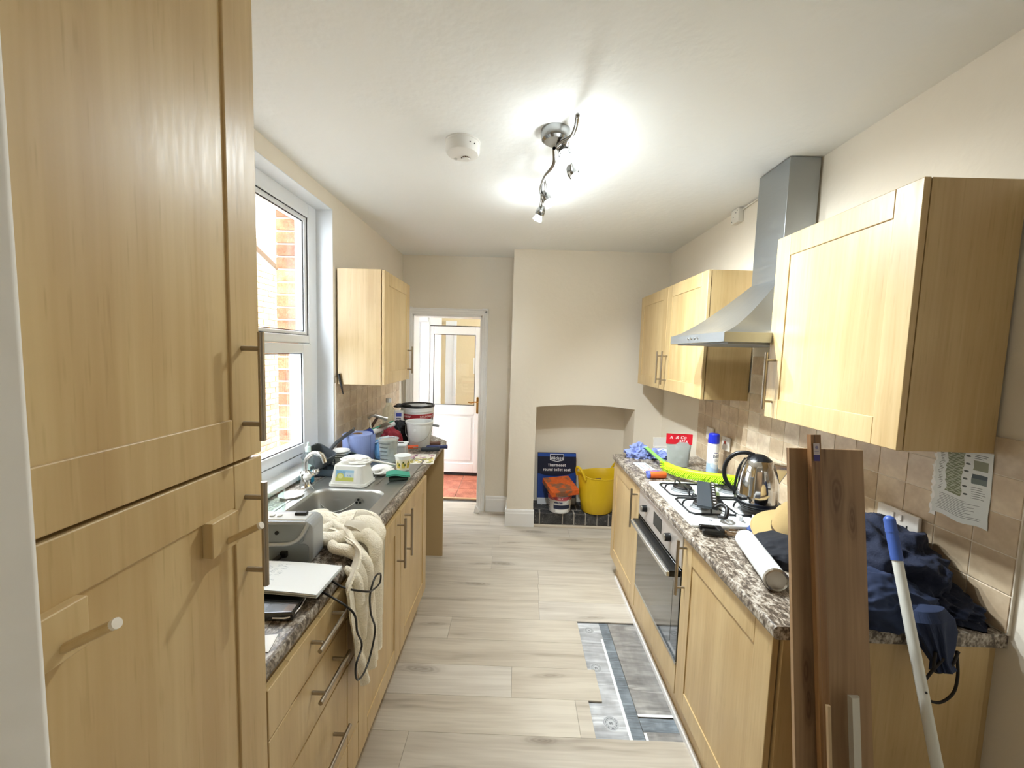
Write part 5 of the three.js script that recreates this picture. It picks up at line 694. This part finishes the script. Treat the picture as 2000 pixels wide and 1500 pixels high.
{ // hat on a dark bag, jacket, drawstring bag
  const st = mat('#e2c184', 0.8, { bumpMap: rep(gray(128, 128, (u, v) => 0.5 + 0.5 * Math.sin(v * 6.283 * 16) * Math.sin(u * 6.283 * 16)), 14, 14), bumpScale: 0.0012 });
  const h = thing('straw_hat', 'pale straw hat with a wide brim half hidden behind the leaning boards', 'hat', [1.085, TOP + 0.06, -1.49]); h.rotation.z = 0.12; h.rotation.x = 0.22;
  obj('crown', [lathe([[0.085, 0.004], [0.084, 0.04], [0.077, 0.08], [0.06, 0.105], [0.03, 0.116], [0, 0.118]], 44)], st, h);
  obj('brim', [lathe([[0.083, 0.008], [0.12, 0.0], [0.15, -0.004], [0.155, 0.0], [0.15, 0.003], [0.12, 0.006], [0.085, 0.012]], 56)], st, h); obj('band', [lathe([[0.0865, 0.006], [0.0865, 0.024], [0.0855, 0.024], [0.0855, 0.006]], 44)], mat('#5a4630', 0.8), h);
  const cl = phy('#141c33', 0.9, { sheen: 0.15, sheenRoughness: 0.6, bumpMap: rep(wallBump, 10, 10), bumpScale: 0.0012 });
  const b = obj('dark_bag', [mv(lump(0.155, 0.055, 0.12, 171, 0.12, 1.6, 6, 0.4), 1.03, TOP, -1.42)], phy('#12151f', 0.8)); tag(b, 'dark navy bag lying under the straw hat', 'bag');
  const dn = obj('denim_cloth', [mv(rot(lump(0.14, 0.025, 0.06, 173, 0.3, 2, 5, 0.3), 0, 0.35), 1.10, TOP + 0.004, -1.62)], mat('#3d4f83', 0.9)); tag(dn, 'blue cloth between the hob and the straw hat', 'cloth');
  const j = obj('jacket', [mv(rot(lump(0.15, 0.15, 0.15, 179, 0.28, 2.2, 6, 0.3), 0, 0.3), 1.18, TOP, -1.26), mv(rot(lump(0.085, 0.055, 0.12, 181, 0.36, 2.4, 6, 0.3), 0, 0.2), 1.25, TOP, -1.19)], cl); tag(j, 'dark navy jacket heaped against the tiles at the near worktop end', 'jacket');
  const neckG = lathe([[0.01, -0.075], [0.028, -0.07], [0.022, -0.05], [0.034, -0.02], [0.05, 0.02], [0.06, 0.05], [0.05, 0.075], [0.0, 0.085]], 72, 3); { const p = neckG.attributes.position; for (let i = 0; i < p.count; i++) { const a = Math.atan2(p.getZ(i), p.getX(i)), y2 = p.getY(i), f = 1 + 0.16 * Math.cos(9 * a + 2 * Math.sin(3 * a)) * sst(0.07, 0.0, y2) + 0.1 * Math.sin(3 * a + y2 * 30); p.setX(i, p.getX(i) * f * 0.95); p.setZ(i, p.getZ(i) * f * 0.7); } neckG.computeVertexNormals(); rot(neckG, -0.35, 0, 0.12); mv(neckG, 1.12, TOP - 0.005, -1.015); }
  const d = built('drawstring_bag', 'navy drawstring bag hanging over the near end of the worktop', 'bag', [1.08, TOP, -1.08]);
  obj('body', [mv(rot(lump(0.155, 0.085, 0.09, 191, 0.22, 2.1, 6, 0.25), 0, 0.05, -0.05), 1.04, TOP + 0.004, -1.115)], phy('#1c2947', 0.85, { sheen: 0.15 }), d); obj('neck', [neckG], phy('#1c2947', 0.85, { sheen: 0.15 }), d);
  const cm = mat('#1a1412', 0.7); obj('cord', [tube([[1.10, TOP - 0.02, -0.99], [1.10, TOP - 0.07, -0.985], [1.135, TOP - 0.06, -0.985], [1.165, TOP - 0.02, -0.995]], 0.0034, 30, 8), tube([[1.125, TOP - 0.03, -0.988], [1.088, TOP - 0.075, -0.985], [1.078, TOP - 0.115, -0.99], [1.10, TOP - 0.155, -0.995], [1.135, TOP - 0.165, -0.997], [1.165, TOP - 0.14, -0.997], [1.168, TOP - 0.09, -0.993], [1.16, TOP - 0.02, -0.995]], 0.0034, 70, 8)], cm, d);
}
{ // sockets, switch and torn guide on the right tiles
  const xw = XR - 0.0105, w = mat('#e6dfd6', 0.35), sk = (zc, yc, W, H, name, lb, kind) => { const s = built(name, lb, kind, [xw, yc, zc]); obj('box', [B(xw - 0.008, xw, yc - H / 2 + 0.006, yc + H / 2 - 0.006, zc - W / 2 + 0.004, zc + W / 2 - 0.004, 0.002)], mat('#a89680', 0.7), s); obj('plate', [B(xw - 0.018, xw - 0.007, yc - H / 2, yc + H / 2, zc - W / 2, zc + W / 2, 0.004, 2)], w, s); return s; };
  const s = sk(-1.35, 1.088, 0.15, 0.086, 'wall_socket', 'white double wall socket below the torn paper guide', 'socket'), X = xw - 0.0185;
  for (const z of [-1.385, -1.312]) { for (const [dy, dz, a, b] of [[0.004, 0, 0.0022, 0.0045], [-0.012, -0.011, 0.0034, 0.0022], [-0.012, 0.011, 0.0034, 0.0022]]) obj('pin_hole', [B(X - 0.0006, X + 0.002, 1.08 + dy - b, 1.08 + dy + b, z + dz - a, z + dz + a, 0)], M.dark, s); obj('switch', [B(X - 0.004, X + 0.002, 1.098, 1.118, z + (z < -1.35 ? 0.016 : -0.028), z + (z < -1.35 ? 0.028 : -0.016), 0.002)], w, s); }
  const f = sk(-2.485, 1.095, 0.086, 0.086, 'cooker_switch', 'white wall switch with red rocker behind the spray can', 'switch'); obj('rocker', [B(X - 0.003, X + 0.002, 1.092, 1.112, -2.497, -2.482, 0.002)], mat('#a5331f', 0.4), f); obj('neon', [B(X - 0.0015, X + 0.002, 1.118, 1.122, -2.49, -2.482, 0.001)], M.dark, f);
  const bk = sk(-2.70, 1.115, 0.086, 0.086, 'blank_plate', 'pale blank wall plate at the far end of the right tiles', 'plate');
  const lab = paint(512, 768, (x, W, H) => { x.fillStyle = '#d9dcd8'; x.fillRect(0, 0, W, H); x.fillStyle = '#6d7352'; x.fillRect(110, 30, 150, 470); x.strokeStyle = '#c5cbb4'; x.lineWidth = 5; for (let i = 0; i < 24; i++) { x.beginPath(); for (let k = 0; k <= 10; k++) { const px = 110 + k * 15, py = 40 + i * 19.5 - k * 2 + 6 * Math.sin(k * 1.3 + i * 2.1); k ? x.lineTo(px, py) : x.moveTo(px, py); } x.stroke(); } x.fillStyle = '#3d443a'; for (let i = 0; i < 26; i++) x.fillRect(40, 40 + i * 18, 22 + 22 * hash(i, 1, 2), 5); for (let i = 0; i < 6; i++) { x.beginPath(); x.ellipse(295, 70 + i * 78, 22, 10, 0, 0, 7); x.fill(); } x.fillStyle = '#7d8062'; x.fillRect(345, 100, 130, 100); x.fillStyle = '#5f6b66'; x.fillRect(345, 240, 130, 100); x.fillStyle = '#2f3f44'; x.fillRect(345, 240, 130, 44); x.fillStyle = '#4d5350'; for (let i = 0; i < 6; i++) x.fillRect(350, 375 + i * 22, 90 + 40 * hash(i, 3, 2), 5); for (let i = 0; i < 11; i++) x.fillRect(50, 540 + i * 17, 240 + 160 * hash(i, 4, 2), 4); for (let i = 0; i < 3; i++) x.fillRect(350, 40 + i * 18, 80 + 40 * hash(i, 6, 2), 6); });
  const y0 = 1.165, y1 = 1.384, z0 = -1.252, z1 = -1.105, n = built('paper_guide', 'printed paper guide with torn left edge stuck on the right tiles', 'paper', [xw - 0.001, y0, -1.18]), N = 34;
  const edge = (v) => z0 - 0.004 + 0.012 * (fb(0.3, v, 4, 18, 3, 201) - 0.5) * 2;
  obj('sheet', [sheet((u, v) => { const z = mixn(edge(v), z1 - 0.006 * v + 0.004 * (fb(0.6, v, 4, 6, 2, 203) - 0.5), u); return [xw - 0.0026 - 0.0008 * Math.sin(v * 9 + u * 6), mixn(y0 + 0.004 * Math.sin(u * 9), y1, v), z]; }, 12, N, 0.0008)], mat('#ffffff', 0.45, { map: lab }), n);
  obj('torn_edge', [sheet((u, v) => [xw - 0.0012, mixn(y0 - 0.01, y1, v), mixn(z0 - 0.012 + 0.014 * (fb(0.9, v, 4, 22, 2, 207) - 0.5) * 2, z0 + 0.006, u)], 4, 50, 0.0006)], mat('#f0efec', 0.8), n);
}

// ---------------------------------------------------------------- bare underlay, leaning boards, pole, alcove
{
  const ft = tex(512, 512, (u, v) => { const a = fb(u, v, 5, 60, 3, 211), b = fb(u, v, 10, 8, 4, 212), l = fb(u, v, 3, 40, 3, 214); const t = clamp(0.55 + (a - 0.5) * 1.1 + (b - 0.5) * 0.9); let c = mix3([150, 151, 154], [216, 218, 221], t); return mix3(c, [242, 244, 247], sst(0.66, 0.76, l) * 0.7); });
  const foil = mat('#ffffff', 0.36, { map: rep(ft, 1.6, 1.6), metalness: 0.2, bumpMap: rep(gray(256, 256, (u, v) => 0.5 * fb(u, v, 4, 40, 3, 215) + 0.5 * fb(u, v, 10, 10, 3, 216)), 2, 2), bumpScale: 0.004 });
  const foilB = mat('#d0cbc4', 0.4, { map: rep(ft, 2.3, 1.1), metalness: 0.2, bumpMap: rep(gray(256, 256, (u, v) => fb(u, v, 8, 14, 4, 217)), 2, 2), bumpScale: 0.006 });
  const u = built('underlay', 'silver foil underlay with grey tape showing where floor planks are missing', 'underlay', [0.57, -0.013, -1.95]);
  obj('foil', [B(0.34, 0.585, -0.0145, -0.0118, -2.36, -1.56, 0)], foil, u); obj('foil', [B(0.60, 0.80, -0.0145, -0.0118, -2.36, -1.72, 0), B(0.60, 0.80, -0.0145, -0.0118, -1.68, -1.56, 0)], foilB, u);
  const tape = mat('#a3acb2', 0.45, { map: rep(ft, 3, 3) }); obj('tape', [B(0.545, 0.597, -0.0117, -0.0108, -2.36, -1.56, 0)], tape, u); obj('tape', [B(0.6, 0.80, -0.0117, -0.0108, -1.70, -1.635, 0)], tape, u);
  const wl = mat('#eef0f1', 0.6); obj('white_edge', [B(0.531, 0.543, -0.0117, -0.0112, -2.2, -1.56, 0)], wl, u); obj('white_edge', [B(0.60, 0.80, -0.0117, -0.0111, -1.722, -1.708, 0)], wl, u); obj('white_edge', [B(0.6, 0.612, -0.0117, -0.0111, -1.63, -1.56, 0)], wl, u);
  const mk = paint(256, 256, (x, w, h) => { x.fillStyle = '#c9cccf'; x.fillRect(0, 0, w, h); x.strokeStyle = '#4a4d52'; x.fillStyle = '#4a4d52'; x.lineWidth = 4; for (const r of [112, 66]) { x.beginPath(); x.arc(128, 128, r, 0, 7); x.stroke(); } x.font = 'bold 58px sans-serif'; x.fillText('85', 96, 150); for (let i = 0; i < 26; i++) { x.save(); x.translate(128, 128); x.rotate(i * 0.2417); x.fillRect(-4, -100, 7 + 5 * hash(i, 2, 4), 22); x.restore(); } });
  for (const [x, z, r] of [[0.475, -2.27, 0.028], [0.462, -1.985, 0.031], [0.468, -1.67, 0.036]]) obj('printed_stamp', [mv(rot(fin(new THREE.CircleGeometry(r, 32)), -Math.PI / 2), x, -0.0113, z)], mat('#ffffff', 0.45, { map: mk, metalness: 0.3 }), u);
}
{ // boards and trims leaning on the near worktop end
  const lean = (name, gs, m, lb, kind) => { const o = obj(name, gs, m); tag(o, lb, kind); return o; };
  const a = Math.atan2(0.156, 1.0);
  const put = (g, x, y, z) => mv(rot(g, -a), x, y, z);
  lean('oak_board', [put(turnUV(boxUV(B(-0.099, 0.099, 0, 1.408, -0.006, 0.006, 0.0015))), 0.838, 0.001, -0.862)], M.plank, 'wide brown oak laminate board leaning on the near worktop end', 'board');
  const m = thing('oak_moulding', 'narrow brown oak moulding with a paper label leaning in front of the board', 'moulding', [0.806, 0.0, -0.842]); m.rotation.x = -a; m.rotation.z = 0.008;
  const pr = [[-0.017, 0], [0.017, 0], [0.017, 0.004], [0.008, 0.006], [-0.002, 0.0075], [-0.008, 0.012], [-0.013, 0.014], [-0.017, 0.0145]];
  obj('strip', [turnUV(boxUV(mir(rot(ext(pr, 1.45), -Math.PI / 2), 1, 1, -1)))], M.mould, m);
  const lb = paint(64, 160, (x, w, h) => { x.fillStyle = '#cfc3c4'; x.fillRect(0, 0, w, h); x.fillStyle = '#3a2f78'; x.fillRect(0, 105, w, 55); x.fillStyle = '#8a83a5'; x.beginPath(); x.arc(34, 38, 16, 0, 7); x.fill(); x.fillRect(10, 70, 44, 6); x.fillRect(10, 84, 38, 6); });
  obj('label', [mv(fin(new THREE.PlaneGeometry(0.016, 0.046)), -0.0045, 1.405, 0.0165)], mat('#ffffff', 0.5, { map: lb }), m);
  lean('white_trim', [put(mv(mir(rot(ext([[-0.0125, 0], [0.0125, 0], [0.0125, 0.005], [0.006, 0.012], [-0.0125, 0.014]], 0.80, 0.0005), -Math.PI / 2), 1, 1, -1), 0, 0, 0), 0.872, 0.0, -0.835)], mat('#d9d6cb', 0.5), 'short white trim strip with a ragged top leaning on the oak board', 'trim strip');
  lean('thin_trim', [put(B(-0.004, 0.004, 0, 0.79, -0.004, 0.004, 0.001), 0.795, 0.0, -0.815)], mat('#cdb48f', 0.55), 'thin pale wooden batten leaning beside the oak moulding', 'batten');
  const A = V(1.046, 1.208, -1.098), Bt = V(0.967, 0.0, -0.587), at = (t) => A.clone().lerp(Bt, t).toArray();
  const p = built('broom_pole', 'white metal pole with blue grip leaning on the near worktop end', 'pole', [0.967, 0, -0.587]);
  obj('shaft', [rod(at(0.088), at(1), 0.0118, 20)], mat('#dcdcd4', 0.35), p); obj('grip', [rod(at(0.012), at(0.09), 0.0136, 20), mv(fin(new THREE.SphereGeometry(0.0136, 18, 12)), ...at(0.012)), rod(at(0.032), at(0.036), 0.0142, 20)], mat('#3d5ca8', 0.45), p); obj('pin', [mv(fin(new THREE.SphereGeometry(0.003, 8, 6)), ...V(...at(0.315)).add(V(-0.002, 0.004, 0.0105)).toArray())], M.dark, p);
}
{ // things in the alcove
  const lab = paint(512, 640, (x, w, h) => { x.fillStyle = '#101a35'; x.fillRect(0, 0, w, h); x.fillStyle = '#2550a8'; x.fillRect(0, 0, w, 40); x.fillStyle = '#1d428f'; x.beginPath(); x.moveTo(0, 250); x.quadraticCurveTo(256, 330, w, 230); x.lineTo(w, 560); x.lineTo(0, 560); x.fill(); x.fillStyle = '#e5e7ea'; x.fillRect(0, 560, w, 80); x.fillStyle = '#16203f'; x.strokeStyle = '#f3f4f6'; x.lineWidth = 8; x.beginPath(); x.moveTo(166, 14); x.lineTo(166, 82); x.lineTo(256, 104); x.lineTo(346, 82); x.lineTo(346, 14); x.closePath(); x.fill(); x.stroke(); x.fillStyle = '#f3f4f6'; x.textAlign = 'center'; x.font = 'bold 50px sans-serif'; x.fillText('Wickes', 256, 78); x.font = 'bold 46px sans-serif'; x.fillText('Thermoset', 256, 166); x.fillText('round toilet seat', 256, 222); x.fillStyle = '#dfe3ea'; x.beginPath(); x.ellipse(260, 420, 130, 110, 0, 0, 7); x.fill(); });
  const b = thing('toilet_seat_box', 'tall blue toilet seat box leaning on the back of the alcove', 'box', [0.43, 0.134, -3.875]); b.rotation.x = -0.10; b.rotation.z = 0.012;
  obj('carton', [B(-0.19, 0.19, 0, 0.505, -0.055, 0, 0.002)], mat('#1b2a55', 0.5), b); obj('print', [mv(fin(new THREE.PlaneGeometry(0.378, 0.503)), 0, 0.2525, 0.0006)], mat('#ffffff', 0.4, { map: lab }), b);
  const t = built('paint_pot', 'white and red labelled paint pot under the orange pad in the alcove', 'pot', [0.445, 0.133, -3.735]), P = [0.445, 0.133, -3.735];
  const l2 = paint(1024, 256, (x, w, h) => { x.fillStyle = '#c9c7c6'; x.fillRect(0, 0, w, h); x.fillStyle = '#b7444f'; x.fillRect(0, 0, w, 58); for (let r = 0; r < 2; r++) { const o = r * 512; x.fillStyle = '#1d2542'; x.fillRect(o + 30, 128, 260, 62); x.fillStyle = '#f1f1ef'; x.fillRect(o + 60, 196, 200, 44); x.fillStyle = '#3c4468'; x.fillRect(o + 40, 80, 120, 22); x.fillStyle = '#3a3a3e'; for (let i = 0; i < 4; i++) x.fillRect(o + 370, 90 + i * 34, 90, 16); x.fillStyle = '#f4dfe0'; x.font = 'bold 36px sans-serif'; x.fillText('SILK', o + 90, 44); } });
  obj('pail', [mv(lathe([[0, 0.002], [0.098, 0.002], [0.101, 0.006], [0.114, 0.17], [0.119, 0.172], [0.12, 0.19], [0.114, 0.192], [0.11, 0.186], [0.098, 0.012], [0, 0.009]], 52), ...P)], mat('#bdbcbb', 0.45), t); obj('print', [mv(rot(CY(0.102, 0.1142, 0.16, 52, true), 0, 2.3), P[0], P[1] + 0.086, P[2])], mat('#fff', 0.45, { map: l2 }), t);
  obj('handle', [tube([[P[0] - 0.118, P[1] + 0.165, P[2] + 0.01], [P[0] - 0.06, P[1] + 0.14, P[2] + 0.105], [P[0] + 0.02, P[1] + 0.1, P[2] + 0.125], [P[0] + 0.08, P[1] + 0.15, P[2] + 0.095], [P[0] + 0.118, P[1] + 0.18, P[2] + 0.0]], 0.0022, 40, 6)], M.steel, t);
  obj('dark_rim', [mv(lathe([[0.1205, 0.174], [0.1225, 0.176], [0.1225, 0.194], [0.112, 0.196], [0, 0.19]], 52), ...P)], mat('#3a3236', 0.5), t);
  const ot = tex(256, 256, (u, v) => { const a = fb(u, v, 7, 7, 5, 221), c = mix3([226, 108, 42], [194, 82, 30], fb(u, v, 20, 20, 3, 222)); return mix3(c, [120, 92, 74], sst(0.5, 0.72, a) * 0.85); });
  const o = thing('grout_sponge', 'dusty orange rectangular sponge pad lying on the paint pot', 'sponge', [0.448, 0.352, -3.735], -0.06); o.rotation.x = 0.22; o.rotation.z = -0.03; o.rotation.y = 0.28;
  obj('pad', [B(-0.135, 0.135, -0.012, 0.04, -0.14, 0.13, 0.005, 2)], mat('#ffffff', 0.9, { map: rep(ot, 3, 3), bumpMap: rep(wallBump, 6, 6), bumpScale: 0.002 }), o);
  const g = thing('flexible_tub', 'yellow flexible builders tub with a loop handle in the alcove', 'tub', [0.806, 0.134, -3.765], 0.45), y = mat('#dfb916', 0.5);
  const wav = (pr) => { const G = lathe(pr, 72); const p = G.attributes.position; for (let i = 0; i < p.count; i++) { const h = p.getY(i), a = Math.atan2(p.getZ(i), p.getX(i)), k = sst(0.2, 0.38, h); p.setY(i, h + k * 0.028 * (Math.cos(2 * a) > 0 ? Math.pow(Math.cos(2 * a), 2) : -0.3 * Math.pow(Math.cos(2 * a), 2))); p.setX(i, p.getX(i) * 1.04); p.setZ(i, p.getZ(i) * 0.9); } G.computeVertexNormals(); return fin(toCreasedNormals(G, 0.7)); };
  g.scale.set(0.96, 1, 0.96); obj('pail', [wav([[0, 0.003], [0.145, 0.003], [0.152, 0.01], [0.175, 0.14], [0.196, 0.30], [0.205, 0.352], [0.211, 0.356], [0.208, 0.362], [0.199, 0.354], [0.188, 0.29], [0.168, 0.14], [0.144, 0.014], [0, 0.01]])], y, g);
  for (const s of [-1, 1]) obj('handle', [tube([[s * 0.205, 0.34, 0.075], [s * 0.226, 0.40, 0.06], [s * 0.238, 0.435, 0.03], [s * 0.238, 0.437, -0.02], [s * 0.226, 0.40, -0.05], [s * 0.206, 0.35, -0.065]], 0.0125, 40, 10)], y, g);
  const w = obj('wood_offcut', [mv(rot(B(-0.028, 0.028, -0.15, 0.13, -0.009, 0.009, 0.002), 0.28, 0.15, 0.02), 0.80, 0.33, -3.76)], mat('#6f5a42', 0.7)); tag(w, 'dark wood offcut standing inside the yellow tub', 'offcut');
}
// blocked corner by the doorway
{ const d = obj('door_wedge', [boxUV(mv(ext([[0, 0], [0.05, 0], [0.035, 0.05], [0.012, 0.07]], 0.03, 0.002), -0.39, 0.002, -3.945))], M.gloss); tag(d, 'small white wedge on the floor at the foot of the far doorway', 'wedge'); }

renderer.render(scene, camera);
